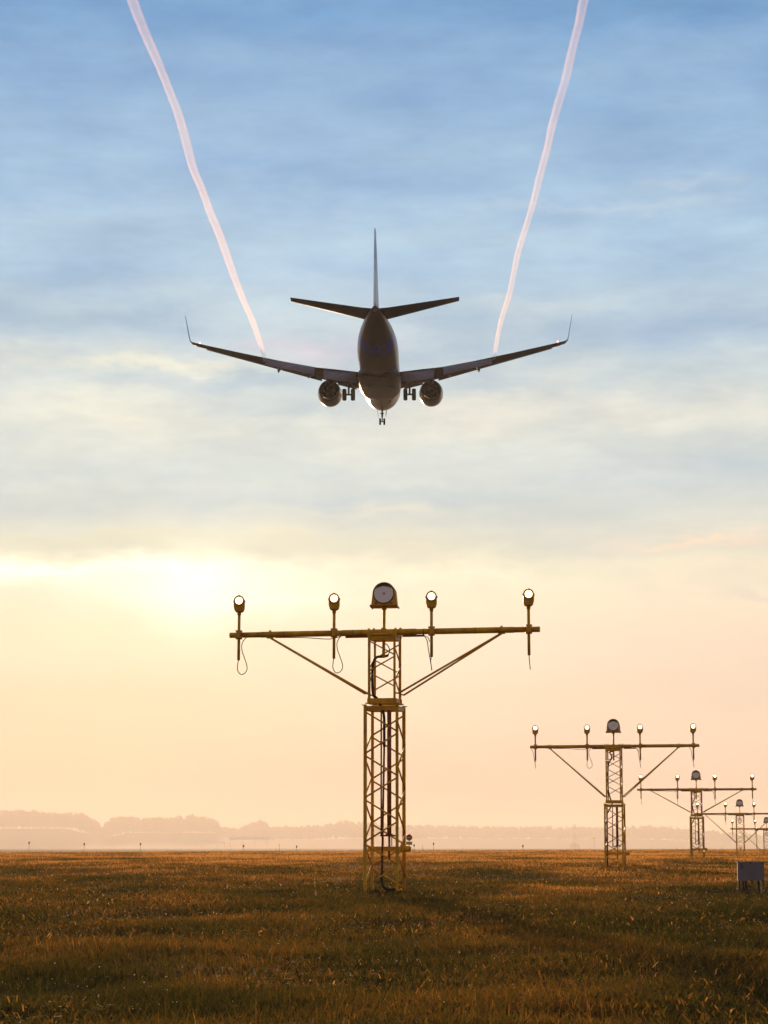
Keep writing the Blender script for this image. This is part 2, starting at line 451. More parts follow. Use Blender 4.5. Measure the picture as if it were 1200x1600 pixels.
GRASS = leaf_material('meadow_grass_leaf', [(0, (.013, .014, .003)), (.22, (.030, .029, .005)), (.42, (.055, .040, .007)),
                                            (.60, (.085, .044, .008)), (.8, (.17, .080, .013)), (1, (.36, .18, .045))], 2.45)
def grass():
    n = 740000
    d = 8.6 * np.exp(RNG.uniform(0, 1, n) ** 1.0 * math.log(235 / 8.6))
    x = RNG.uniform(-1, 1, n) * (d * .20 + 2.8); y = d
    clump = noise2(x * .9, y * .35, 5) * .6 + noise2(x * 3.1, y * 1.5, 6) * .4
    patch = noise2(x * .35 + 3, y * .13, 8) * .55 + noise2(x * 1.2, y * .45, 7) * .45
    far = np.clip(d / 12, 1, 20)
    h = (.026 + .080 * clump ** 1.5 + RNG.exponential(.011, n)) * (1 + .10 * np.log(far))
    h *= np.where(RNG.uniform(0, 1, n) < .008, 1.9, 1)
    w = .0038 * far ** .78 * RNG.uniform(.7, 1.5, n)
    lean = RNG.uniform(.1, 1.1, n)
    dry = np.clip((np.log(d) - 2.5) / 2.2, 0, 1)  # stands in for backlit sheen: blade colour turns gold with distance
    tint = np.clip(-.40 + 1.12 * patch + .50 * dry + .22 * np.clip((d - 45) / 90, 0, 1) + RNG.normal(0, .16, n), 0, 1)  # low-sun brightness towards the brow is put into the tint
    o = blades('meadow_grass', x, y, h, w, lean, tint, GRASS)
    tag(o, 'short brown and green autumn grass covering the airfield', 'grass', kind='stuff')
    # low broad leaves and clover close to the camera
    n = 85000
    d = 8.6 * np.exp(RNG.uniform(0, 1, n) * math.log(70 / 8.6))
    x = RNG.uniform(-1, 1, n) * (d * .20 + 2.8); y = d
    k = noise2(x * .6 + 20, y * .3 + 4, 9) > .45
    x, y, d = x[k], y[k], d[k]; n = len(x)
    far = np.clip(d / 12, 1, 20)
    o = blades('low_broadleaf_weeds', x, y, RNG.uniform(.02, .06, n), .008 * far ** .7 * RNG.uniform(.6, 1.4, n), RNG.uniform(.8, 1.8, n),
               np.clip(RNG.normal(.35, .25, n), 0, 1), GRASS, z0=ground_z(x, y) + RNG.uniform(0, .05, n))
    tag(o, 'low broad-leaved weeds scattered through the near turf', 'weeds', kind='stuff')
    # tall thin stalks standing against the haze at the brow
    n = 900
    y = RNG.uniform(70, 205, n); x = RNG.uniform(-1, 1, n) * (y * .185 + 1.3)
    o = blades('dry_stalks', x, y, RNG.gamma(2.2, .055, n) + .06, .009 * (y / 100), RNG.uniform(.05, .5, n), RNG.uniform(.2, .6, n), GRASS)
    tag(o, 'thin dry stalks rising above the far edge of the grass', 'dry stalks', kind='stuff')
grass()

def dew():
    M = bpy.data.materials.new('dew_and_petals'); M.use_nodes = True
    t = M.node_tree
    for nn in list(t.nodes): t.nodes.remove(nn)
    tr = t.nodes.new('ShaderNodeBsdfTranslucent'); tr.inputs[0].default_value = (.95, .93, .88, 1)
    gl = t.nodes.new('ShaderNodeBsdfGlossy'); gl.inputs['Roughness'].default_value = .35
    mx = t.nodes.new('ShaderNodeMixShader'); mx.inputs[0].default_value = .2
    o_ = t.nodes.new('ShaderNodeOutputMaterial')
    t.links.new(tr.outputs[0], mx.inputs[1]); t.links.new(gl.outputs[0], mx.inputs[2]); t.links.new(mx.outputs[0], o_.inputs[0])
    n = 4300
    d = 8.6 * np.exp(RNG.uniform(0, 1, n) ** .9 * math.log(75 / 8.6))
    x = RNG.uniform(-1, 1, n) * (d * .20 + 2.5); y = d
    k = noise2(x * .7 + 40, y * .35, 12) > RNG.uniform(.15, .75, n)
    x, y, d = x[k], y[k], d[k]; n = len(x)
    r = .0021 * (d / 12) ** .7 * RNG.uniform(.5, 1.25, n) * np.where(RNG.uniform(0, 1, n) < .08, 2.0, 1)
    z = ground_z(x, y) + RNG.uniform(.06, .125, n)
    P = np.zeros((n, 6, 3)); off = np.array([(1, 0, 0), (0, 1, 0), (-1, 0, 0), (0, -1, 0), (0, 0, 1), (0, 0, -1)], float)
    P[:] = np.stack([x, y, z], -1)[:, None, :] + off[None] * r[:, None, None] * RNG.uniform(.6, 1.2, (n, 1, 3))
    me = bpy.data.meshes.new('dew_drops'); me.vertices.add(n * 6); me.vertices.foreach_set('co', P.ravel())
    tri = np.array([(0, 1, 4), (1, 2, 4), (2, 3, 4), (3, 0, 4), (1, 0, 5), (2, 1, 5), (3, 2, 5), (0, 3, 5)])
    idx = ((np.arange(n) * 6)[:, None, None] + tri[None]).ravel().astype(np.int32)
    me.loops.add(len(idx)); me.loops.foreach_set('vertex_index', idx)
    me.polygons.add(len(idx) // 3); me.polygons.foreach_set('loop_start', np.arange(0, len(idx), 3, dtype=np.int32))
    me.update(); me.materials.append(M)
    o = bpy.data.objects.new('dew_drops', me); COL.objects.link(o)
    tag(o, 'tiny white glints of dew and petals in the dark grass', 'dew', kind='stuff')
dew()

# ------------------------------------------------------------------ approach light masts
LINE = R(12.1)
MAST_GROUP = 'approach light masts in a row across the grass'

def lattice(root, name, z0, z1, wid, leg, brace, pitch, phase=0.0):
    h = wid / 2
    sec = MB()
    # horizontal frames at both ends
    for zz in (z1 - leg * .8,):
        for sy in (-1, 1): sec.box((0, sy * h, zz), (wid - leg, leg * .5, leg * 1.5))
        for sx in (-1, 1): sec.box((sx * h, 0, zz), (leg * .5, wid - leg, leg * 1.5))
    part = sec.build(name, YEL, root)
    for sx in (-1, 1):
        for sy in (-1, 1):
            l = MB(); l.angle((sx * h, sy * h, z0), (sx * h, sy * h, z1), leg, leg * .22, -sx, sy)
            l.build('leg', YEL, part)
    b = MB()
    zb = z1 - leg * 2.0 - phase; top = zb
    k = 0
    for face in range(4):
        zc = top - (pitch / 2 if face in (1, 3) else 0) * (1 if face == 1 else .55)
        if face == 2: zc = top - pitch * .05
        side = 1 if face in (0, 3) else -1
        if face == 2: side = -side * -1
        while zc > z0 + .06:
            ze = zc - pitch * .45
            if ze < z0 + .02: break
            for (za, zbb, s0) in ((zc, ze, -side), (zc - pitch * .5, zc - pitch * .95, side)):
                if zbb < z0 + .02: continue
                if face in (0, 2):
                    yy = -h - leg * .3 if face == 0 else h + leg * .3
                    b.tube([(s0 * h, yy, za), (-s0 * h, yy, zbb)], brace, 6)
                else:
                    xx = -h - leg * .3 if face == 1 else h + leg * .3
                    b.tube([(xx, s0 * h, za), (xx, -s0 * h, zbb)], brace, 6)
            zc -= pitch
    b.build('bracing', YEL, part)
    return part

def arc(cx, cz, r, a0, a1, n):
    return [(cx + r * math.cos(R(a0 + (a1 - a0) * i / n)), cz + r * math.sin(R(a0 + (a1 - a0) * i / n))) for i in range(n + 1)]

def lamp(root, x, zbar, cable, lens_mat, tilt=0.0, cut=.42):
    """small steady approach lamp on its stem; x along the crossbar"""
    zc = zbar + .53
    hd = MB()
    outl = arc(0, 0, .083, 0, 180, 14) + [(-.083, -.10), (-.070, -.145), (-.045, -.168), (.045, -.168), (.070, -.145), (.083, -.10)]
    hd.prism([(px, pz) for px, pz in outl], -.075, .075, True)
    for sx in (-1, 1): hd.box((sx * .088, 0, .0), (.012, .03, .03))
    hd.box((0, -.02, .088), (.03, .05, .014))
    head = hd.build('lamp', YEL, root); head.location = (x, -.01, zc); head.rotation_euler = (R(-4), 0, R(tilt))
    rim = MB(); rim.lathe([(.055, -.0762), (.067, -.092), (.078, -.090), (.080, -.076)], 24, 'Y'); rim.build('rim', RIM if False else YEL, head)
    ln = MB(); ln.lathe([(0, -.092), (.03, -.090), (.046, -.084), (.055, -.0765)], 24, 'Y'); ln.build('lens', lens_mat, head)
    st = MB()
    st.tube([(0, .01, -.15), (0, .01, -.215)], .030, 12)
    st.tube([(0, .01, -.215), (0, .01, -.53 - cut)], .0225, 12)
    stm = st.build('stem', YEL, head)
    cl = MB()
    cl.box((0, -.052, -.53), (.062, .03, .10)); cl.box((0, .052, -.53), (.062, .03, .10))
    for sz in (-1, 1):
        cl.tube([(-.04, -.06, -.53 + sz * .057), (-.04, .07, -.53 + sz * .057)], .006, 6)
        cl.tube([(.045, -.06, -.53 + sz * .057), (.045, .07, -.53 + sz * .057)], .006, 6)
        cl.box((0, 0, -.53 + sz * .057), (.10, .13, .012))
    cl.build('clamp', YEL, head)
    cb = MB(); b0 = -.53 - cut
    if cable == 'loop':
        pts = [(0, .01, b0 + .01), (-.012, .01, b0 - .06), (-.015, .01, b0 - .14), (.01, .01, b0 - .20), (.055, .01, b0 - .225), (.105, .01, b0 - .20),
               (.135, .01, b0 - .14), (.125, .01, b0 - .06), (.09, .01, b0 + .04), (.055, .02, b0 + .14), (.045, .03, b0 + .24), (.07, .03, b0 + .31), (.12, .03, -.53 - .035)]
    elif cable == 'side':
        pts = [(0, .01, b0 + .01), (-.012, .01, b0 - .06), (0, .01, b0 - .19), (.004, .01, b0 - .2), (-.02, -.01, b0 - .05), (-.05, -.03, b0 + .12), (-.07, -.03, b0 + .25), (-.13, -.02, -.53 - .05)]
    else:
        pts = [(0, .01, b0 + .01), (.006, .01, b0 - .10), (.017, .01, b0 - .22)]
    pts = smooth_path(pts, 4)
    cb.tube(pts, .0065, 6); cb.build('cable', BLK, head)

def smooth_path(p, k):
    p = [Vector(q) for q in p]; out = []
    for i in range(len(p) - 1):
        a, b, c, d = p[max(i - 1, 0)], p[i], p[i + 1], p[min(i + 2, len(p) - 1)]
        for j in range(k):
            t = j / k
            out.append(.5 * ((2 * b) + (c - a) * t + (2 * a - 5 * b + 4 * c - d) * t * t + (3 * b - a - 3 * c + d) * t ** 3))
    out.append(p[-1]); return out

def strobe(root, zbar):
    zc = zbar + .60
    s = MB()
    outl = arc(0, 0, .178, 0, 180, 22) + [(-.188, -.10), (-.198, -.185), (.198, -.185), (.188, -.10)]
    s.prism(outl, .0, .20, True)
    # front collar ring round the reflector opening
    n = 28
    ring_in = [(math.cos(2 * math.pi * i / n) * .152, math.sin(2 * math.pi * i / n) * .152) for i in range(n)]
    s.lathe([(.152, -.004), (.155, -.022), (.170, -.020), (.174, -.002)], 28, 'Y')
    s.box((0, .09, -.190), (.428, .27, .012))
    for sx in (-1, 1): s.box((sx * .207, .09, -.20), (.012, .24, .022))
    hd = s.build('strobe', YEL, root); hd.location = (0, -.06, zc); hd.rotation_euler = (R(-5), 0, R(3))
    r = MB(); r.lathe([(.020, -.0035), (.06, -.0045), (.10, -.0075), (.13, -.012), (.152, -.0185)], 32, 'Y'); r.build('reflector', STEEL, hd)
    g = MB(); g.lathe([(.150, -.021), (.153, -.029), (.163, -.029), (.166, -.021)], 32, 'Y'); g.build('rim', RIM, hd)
    k = MB(); k.lathe([(0, -.035), (.012, -.03), (.018, -.012), (.018, -.003)], 12, 'Y'); k.build('bulb', BULB, hd)
    for sx in (-1, 1): bl = MB(); bl.lathe([(0, -.014), (.018, -.012), (.022, 0)], 10, 'Y', (sx * .125, 0, -.155)); bl.build('bolt', GREYP, hd)
    st = MB(); st.tube([(0, .06, -.196), (0, .06, -.245)], .038, 12); st.tube([(0, .06, -.245), (0, .06, -1.0)], .024, 12)
    st.box((0, .06, -.60), (.07, .12, .11))
    st.build('stem', YEL, hd)

def mast(x, y, ztop, zlow0, zmid, kind, zstrut, label, tag_, hoses=True, cables=('loop', 'loop', 'side', 'drop')):
    """zmid: height of the joint between wide lower and narrow upper lattice (None: narrow lattice only)"""
    g = zlow0
    near = y < 40
    root = empty('approach_light_mast', (x, y, g), -LINE)
    tag(root, label, 'light mast', MAST_GROUP)
    H = ztop - g; 
    bar_r = .047
    if zmid is not None:
        zm = zmid - g
        lattice(root, 'lower_lattice', -.05, zm, .50, .046, .0140, .668)
        lattice(root, 'upper_lattice', zm + .11, H - .075, .40, .036, .0115, .485)
        j = MB()
        for sy in (-1, 1):
            j.box((0, sy * .235, zm + .035), (.50, .05, .008)); 
            j.box((0, sy * .205, zm + .075), (.46, .012, .085))
        for sx in (-1, 1):
            j.box((sx * .235, 0, zm + .045), (.05, .42, .008)); j.box((sx * .205, 0, zm + .077), (.012, .39, .08))
            for sy in (-1, 1):
                j.tube([(sx * .25, sy * .25, zm - .06), (sx * .25, sy * .25, zm + .02)], .018, 8)
                j.tube([(sx * .2, sy * .2, zm + .03), (sx * .2, sy * .2, zm + .16)], .013, 8)
                j.box((sx * .262, sy * .262, zm + .012), (.07, .07, .012))
        j.build('joint_frame', YEL, root)
        # hinge pole with counterweight inside the lower lattice
        zb = .66 if zm > 2.3 else (.42 if zm > 1.7 else .36)
        cw = MB(); cw.tube([(.055, .08, zm - .02), (.055, .08, zb + .20)], .034, 12)
        cw.tube([(.055, .08, zb + .21), (.055, .08, zb - .16)], .018, 10)
        cw.tube([(-.075, .10, zm - .02), (-.075, .10, zb + .19)], .013, 8)
        cw.tube([(-.09, .09, zb + .20), (.16, .08, zb + .20)], .012, 8)
        cw.box((.055, .08, zb + .215), (.10, .05, .03))
        cw.build('lowering_pole', RUST, root)
        hg = MB(); hg.box((.04, -.03, zb), (.56, .05, .07)); hg.box((.29, -.03, zb), (.05, .09, .11)); hg.box((-.23, -.03, zb), (.05, .09, .09))
        hg.tube([(.315, -.03, zb), (.40, -.03, zb)], .045, 14); hg.tube([(.40, -.03, zb), (.415, -.03, zb)], .032, 14)
        for dx in (-.02, .11): hg.tube([(dx, .0, zb + .04), (dx, .0, zb + .18)], .008, 6)
        hg.build('hinge', YEL, root)
        # hoses
        cd = MB()
        up = smooth_path([(-.01, -.02, H - .17), (.05, -.03, H - .2), (.085, -.04, H - .28), (.06, -.05, H - .36), (-.02, -.06, H - .38),
                          (-.10, -.09, H - .39), (-.150, -.12, H - .46), (-.165, -.13, H - .60), (-.165, -.13, H - .78), (-.165, -.13, H - .86)], 5)
        if H > 3.8:
            cd.tube(up, [.008] * 15 + [.021] * (len(up) - 15), 8); cd.build('hose', BLK, root); cd = MB()
            lo = smooth_path([(-.165, -.13, H - .84), (-.15, -.12, H - .98), (-.10, -.09, zm + .12), (-.04, -.04, zm - .02), (-.005, -.03, zm - .14), (0, -.03, zm - .35), (0, -.03, zm - .62)], 5)
            cd.tube(lo, .021, 8)
        else:
            lo = smooth_path([(-.02, -.04, H - .15), (-.10, -.10, H - .17), (-.05, -.10, H - .33), (-.15, -.12, H - .55), (-.16, -.13, zm + .45), (-.10, -.1, zm + .15), (-.06, -.08, zm + .02), (-.16, -.14, zm - .2), (-.20, -.17, zm - .35), (-.205, -.175, .5), (-.2, -.17, .1), (-.16, -.15, -.02)], 5)
            cd.tube(lo, .019, 8)
        if H > 3.8:
            cd.build('hose', BLK, root); cd = MB()
            en = smooth_path([(-.035, -.05, .30), (-.035, -.05, .2), (-.02, -.05, .12), (.03, -.05, .06), (.10, -.05, .045), (.20, -.06, .045), (.24, -.07, -.05)], 5)
            cd.tube(en, .023, 8)
        cd.build('hose', BLK, root)
        if H > 3.8:
            pp = MB(); pp.tube([(0, -.03, zm - .60), (-.032, -.05, .29)], .0165, 10); pp.build('conduit', RUST, root)
    else:
        lattice(root, 'lattice', -.05, H - .075, .40, .036, .0115, .485 if H > 2 else .42)
        cd = MB()
        lo = smooth_path([(0, -.03, H - .25), (.08, -.1, H - .33), (.02, -.12, H - .48), (-.08, -.12, H - .4), (-.06, -.12, H - .27), (-.17, -.14, H - .30), (-.185, -.15, H - .6), (-.185, -.15, .3), (-.17, -.16, .1), (-.12, -.18, -.02)], 5)
        cd.tube(lo, .014, 8); cd.build('hose', BLK, root)
    # head frame
    hf = MB()
    hf.tube([(-.225, -.2, H - .052), (.225, -.2, H - .052)], .021, 10)
    hf.tube([(-.225, .2, H - .052), (.225, .2, H - .052)], .021, 10)
    for sx in (-1, 1):
        hf.box((sx * .2, 0, H - .058), (.03, .40, .024))
        hf.box((sx * .2, -.2, H - .045), (.05, .05, .075)); hf.box((sx * .2, .2, H - .045), (.05, .05, .075))
    hf.build('head_frame', YEL, root)
    cb = MB()
    cb.tube([(-2.48 if near else -2.40, 0, H), (2.42, 0, H)], bar_r - .004, 14)
    cb.tube([(-1.98, 0, H), (-.72, 0, H)], bar_r, 14); cb.tube([(-.68, 0, H), (.50, 0, H)], bar_r + .002, 14); cb.tube([(.80, 0, H), (2.02, 0, H)], bar_r, 14)
    bar = cb.build('crossbar', YEL, root)
    for cx in (-1.83, -.25, -.17, .17, .25, 1.83):
        co = MB(); co.tube([(cx - .012, 0, H), (cx + .012, 0, H)], bar_r + .009, 12); co.box((cx, 0, H + .055), (.03, .03, .022)); co.build('collar', YEL, bar)
    for cx in (-1.60, -.50, -.36, .43, .62, 1.43):
        co = MB(); co.tube([(cx - .003, 0, H), (cx + .003, 0, H)], bar_r + .004, 12); co.build('joint_ring', RUST, bar)
    pc = MB()
    pc.tube(smooth_path([(-1.75, .0, H - .05), (-1.3, 0, H - .058), (-.92, 0, H - .088), (-.80, 0, H - .075), (-.7, 0, H - .05)], 3), .007, 6); pc.build('wiring', RUST, bar)
    for xa, xb in ((-.62, -.24), (.28, .62)): pc = MB(); pc.tube([(xa, 0, H - .063), (xb, 0, H - .063)], .016, 8); pc.build('wire_duct', RUST, bar)
    pc = MB()
    pc.tube(smooth_path([(.62, 0, H - .06), (.68, 0, H - .09), (.71, -.02, H - .16)], 3), .006, 6)
    pc.build('wiring', RUST, bar)
    zs = zstrut - g
    for sx in (-1, 1):
        for sy in (-1, 1):
            st = MB(); st.tube([(sx * 1.83, sy * .02, H - .05), (sx * (.26 if zmid else .23), sy * .21, zs)], .0155 if H > 2 else .013, 8)
            st.box((sx * 1.83, sy * .02, H - .052), (.10, .02, .016))
            st.tube([(sx * .26, sy * .21, zs), (sx * .19, sy * .21, zs + .015)], .012, 8)
            st.build('strut', YEL, root)
    for i, (lx, c) in enumerate(zip((-2.33, -.80, .74, 2.25) if near else (-2.25, -.76, .75, 2.25), cables)):
        lamp(root, lx, H, c, LENS, tilt=12 * .9, cut=.40 if H > 3 else .38)
    strobe(root, H)
    return root

def put_mast(px, y, ybar, ymid, ybase, ystrut, label, **kw):
    zt = Z(ybar, y); x = X(px, y, zt)
    zg = gz(x, y)
    return mast(x, y, zt, zg, None if ymid is None else Z(ymid, y), 0, Z(ystrut, y), label, '', **kw)

put_mast(601, 36.0, 988, 1104, 1398, 1085, 'tall nearest yellow lattice mast with a five-lamp crossbar, seen right under the airliner')
put_mast(959, 66.7, 1166, 1257, 1357, 1245, 'second yellow lattice mast, standing alone between the tall nearest one and the crowded group', cables=('side', 'loop', 'side', 'side'))
put_mast(1088, 95.5, 1233.5, 1277, 1344, 1269, 'third yellow lattice mast, shorter, with a lit lamp showing through its upper lattice', cables=('drop', 'side', 'side', 'drop'))
put_mast(1156, 125.8, 1271.5, None, 1341, 1316.5, 'low narrow lattice mast whose struts reach nearly to the grass, above the grey cabinet', cables=('drop', 'side', 'side', 'drop'))
put_mast(1198, 156.0, 1295, None, 1338, 1332, 'smallest and farthest lattice mast, half cut off by the right edge', cables=('drop', 'drop', 'drop', 'drop'))

def post_lamp(px, y, py_l, label, color_mat=LENS, group=None, s=1.0, name='lamp_post', cat='lamp post'):
    z = Z(py_l, y); x = X(px, y, z); g = gz(x, y); h = z - g
    root = empty(name, (x, y, g), -LINE); tag(root, label, cat, group)
    p = MB(); p.tube([(0, 0, -.05), (0, 0, h - .17 * s)], .032 * s, 10); p.tube([(0, 0, -.05), (0, 0, .05)], .06 * s, 10); p.build('post', YEL, root)
    hd = MB(); hd.prism([(a * s, b * s) for a, b in arc(0, 0, .083, 0, 180, 12) + [(-.083, -.10), (-.045, -.18), (.045, -.18), (.083, -.10)]], -.07 * s, .07 * s, True)
    o = hd.build('lamp_housing', YEL, root); o.location = (0, 0, h)
    ln = MB(); ln.lathe([(0, -.09 * s), (.04 * s, -.085 * s), (.066 * s, -.071 * s)], 16, 'Y'); ln.build('lens', color_mat, o)
post_lamp(1182, 186, 1294.5, 'single lamp on a plain yellow post behind the crossbar of the farthest mast')
REDL = emis('red_lens', (1.0, .10, .05), 3.0)
post_lamp(1157, 198, 1323.5, 'faint red lamp low on the brow, seen through the low narrow mast', REDL, name='red_lamp')

# ------------------------------------------------------------------ cabinet with the figure 3
def cabinet():
    y = 37.0; zt = Z(1347.5, y); zb = Z(1376, y); x = X(1172.8, y, zt); g = gz(x, y)
    W = (1193 - 1152.5) / F * y
    root = empty('junction_cabinet', (x, y, g), R(-3)); tag(root, 'grey metal box marked 3 standing on short legs in the grass', 'junction box')
    h0, h1 = zb - g, zt - g
    b = MB(); b.box((0, .09, (h0 + h1) / 2), (W - .02, .17, h1 - h0)); b.box((0, .09, h1 + .004), (W + .012, .20, .008)); b.build('box', GREYP, root)
    d = MB(); c = .018
    o = [(-W / 2, h0 + c), (-W / 2 + c, h0), (-.012, h0), (0, h0 + .012), (.012, h0), (W / 2 - c, h0), (W / 2, h0 + c), (W / 2, h1 - .003), (-W / 2, h1 - .003)]
    d.prism(o, -.012, .004); door = d.build('door', GREYP, root)
    k = MB(); k.tube([(0, -.016, h1 - .012), (0, .0, h1 - .012)], .010, 10); k.box((0, -.015, h1 - .002), (.03, .012, .012))
    k.box((W / 2 - .03, -.014, h1 - .015), (.02, .006, .012)); k.box((-W / 2 + .05, -.014, h1 - .015), (.025, .006, .008)); k.build('latch', DARKM, door)
    cu = bpy.data.curves.new('figure', 'FONT'); cu.body = '3'; cu.size = .092; cu.extrude = .001; cu.align_x = 'CENTER'; cu.align_y = 'CENTER'
    to = bpy.data.objects.new('figure_tmp', cu); COL.objects.link(to)
    dg = bpy.context.evaluated_depsgraph_get(); me = bpy.data.meshes.new_from_object(to.evaluated_get(dg))
    bpy.data.objects.remove(to)
    me.materials.clear(); me.materials.append(TYRE_BLACK)
    t = bpy.data.objects.new('marking', me); COL.objects.link(t); t.parent = door
    t.location = (-W / 2 + .062, -.0145, h1 - .072); t.rotation_euler = (R(90), 0, 0)
    for sx in (-1, 1):
        for yy in (.02, .15):
            l = MB(); l.box((sx * (W / 2 - .022), yy, h0 / 2 - .03), (.028, .018, h0 + .06)); l.build('leg', DARKM, root)
    cc = MB()
    for pts, r in (([(-.07, .06, h0), (-.075, .05, h0 - .07), (-.05, .03, .04), (-.03, .0, -.03)], .018), ([(-.10, .06, h0), (-.12, .05, .1), (-.08, .04, -.02)], .009),
                   ([(.02, .08, h0), (.025, .08, h0 - .035)], .016), ([(.12, .08, h0), (.13, .06, .1), (.11, .03, -.03)], .016), ([(-.13, .1, h0), (-.10, .06, .09), (-.07, .0, -.01)], .011)):
        cc.tube(smooth_path(pts, 4), r, 8)
    cc.build('conduit', BLK, root)
cabinet()

# ------------------------------------------------------------------ octagonal sign behind the nearest mast
def sign():
    y = 170.0; s = y * .98 / F
    z = Z(1308.7, y); x = X(639.3, y, z); g = gz(x, y)
    root = empty('warning_sign', (x, y, g)); tag(root, 'small octagonal red sign over a yellow plate, just right of the nearest mast', 'sign')
    p = MB(); p.tube([(0, .03, -.05), (0, .03, z - g)], .02, 8); p.tube([(0, .03, z - g + 4.5 * s), (0, .03, z - g + 6.5 * s)], .016, 8); p.build('post', DARKM, root)
    r = 5.2 * s
    oc = lambda q: [(q * math.cos(R(22.5 + 45 * i)), q * math.sin(R(22.5 + 45 * i))) for i in range(8)]
    a = MB(); a.prism([(u, v + z - g) for u, v in oc(r)], -.012, .01); a.build('sign_board', mat('sign_rim', (.16, .05, .04), .5), root)
    a2 = MB(); a2.prism([(u, v + z - g) for u, v in oc(r * .82)], -.018, -.0125); pn = a2.build('sign_face', mat('sign_red', (.50, .09, .06), .4), root)
    a3 = MB(); a3.prism([(-2.6 * s, z - g - .8 * s), (2.6 * s, z - g - .8 * s), (2.6 * s, z - g + .7 * s), (-2.6 * s, z - g + .7 * s)], -.022, -.0185); a3.build('pale_bar', mat('sign_pale', (.6, .4, .35), .5), pn)
    q = MB(); q.box((0, 0, Z(1317.5, y) - g), (9.8 * s, .015, 5 * s)); q.build('plate', mat('sign_yellow', (.60, .48, .04), .4), root)
    rl = MB(); rl.lathe([(0.05, 0), (.06, .04), (.05, .10), (.03, .13), (0, .14)], 10, 'Z', (0, .03, z - g + 6.2 * s)); rl.build('beacon', REDL, root)
sign()

# ------------------------------------------------------------------ small marker lights along the brow
mk = [(45.5, 1317, 'leftmost'), (131.5, 1319, None), (219.5, 1319, None), (380.5, 1322, None), (436.5, 1318.5, None), (463.5, 1323, None),
      (647, 1321, None), (660.5, 1321.5, None), (677.5, 1318.5, None), (817, 1322, None)]
MKL = ['dark marker light on a stake, leftmost, below the high left wood', 'dark marker light on a stake below the gap in the left wood', 'dark marker light on a stake, third from the left, below the second wood',
       'short marker light on a stake under the pale canopy roofs', 'thin pale marker stake right of the pale canopy roofs', 'short dark marker light on a stake well left of the nearest mast',
       'dark marker box on a stake close beside the octagonal sign', 'thin bare marker stake second to the right of the octagonal sign', 'dark marker light on a stake, third to the right of the octagonal sign', 'tiny marker light on a stake left of the far red mast']
for (px, py, _), lb in zip(mk, MKL):
    y = 192.0; z = Z(py, y); x = X(px, y, z); g = gz(x, y); h = z - g
    root = empty('marker_light', (x, y, g)); tag(root, lb, 'marker light', 'marker lights on stakes along the brow')
    p = MB(); p.tube([(0, 0, -.05), (0, 0, h)], .012, 6); p.build('stake', DARKM, root)
    if 'thin' not in lb:
        q = MB(); q.lathe([(.02, -.09), (.055, -.07), (.06, .05), (.03, .10), (0, .11)], 10, 'Z', (0, 0, h)); q.build('lamp', DARKM, root)
    else:
        q = MB(); q.box((0, 0, h - .02), (.03, .02, .09)); q.build('tip', GREYP, root)

# ------------------------------------------------------------------ far structures
def lattice_mast():
    y = 6200.0; g = gz(X(897, y), y); H = Z(1289.5, y) - g; w = 4.2 / F * y; x = X(897.5, y, g + 10)
    RED = mat('mast_red', (.45, .06, .04), .5); WHT = mat('mast_white', (.75, .72, .68), .5)
    root = empty('antenna_mast', (x, y, g)); tag(root, 'hazy red and white lattice mast far off, between the nearest two light masts', 'mast')
    n = 5
    for i in range(n):
        b = MB(); z0 = H * i / n; z1 = H * (i + 1) / n; h = w / 2
        for sx in (-1, 1):
            for sy in (-1, 1): b.tube([(sx * h, sy * h, z0), (sx * h, sy * h, z1)], .45, 6)
        for sy in (-1, 1):
            b.tube([(-h, sy * h, z0), (h, sy * h, z1)], .28, 6); b.tube([(h, sy * h, z0), (-h, sy * h, z1)], .28, 6); b.tube([(-h, sy * h, z1), (h, sy * h, z1)], .28, 6)
        for sx in (-1, 1): b.tube([(sx * h, -h, z0), (sx * h, h, z1)], .28, 6)
        b.build('mast_section', RED if i % 2 == 0 else WHT, root)
    t = MB(); t.box((.6, 0, H + .6), (w + 1.4, w, 1.6)); t.build('platform', RED, root)
    f = MB()
    for i in range(5): f.box((-9 + i * 5.2, -3, 5), (3.4, 3, 10.0 + 2 * (i % 2)))
    f.box((1.4, -3, 11.2), (26, 1.2, 1.0)); f.build('equipment', RED, root)
lattice_mast()
def windsock():
    y = 3600.0; z = Z(1310, y); x = X(929, y, z); g = gz(x, y); h = z - g
    root = empty('windsock', (x, y, g)); tag(root, 'tiny hazy windsock on a thin pole right of the far red mast', 'windsock')
    p = MB(); p.tube([(0, 0, 0), (0, 0, h)], .16, 6); p.build('pole', DARKM, root)
    s = MB(); s.tube([(0, 0, h - .4), (-1.2, 0, h + .2), (-2.6, 0, h + .1)], [1.0, .8, .5], 10); s.build('sock', mat('sock', (.5, .12, .05), .7), root)
windsock()
ROOF = mat('roof_glint_pale', (.90, .76, .60), .4); WALL = mat('shed_wall', (.42, .34, .27), .8)  # pale roof colour stands in for the sun glinting off it
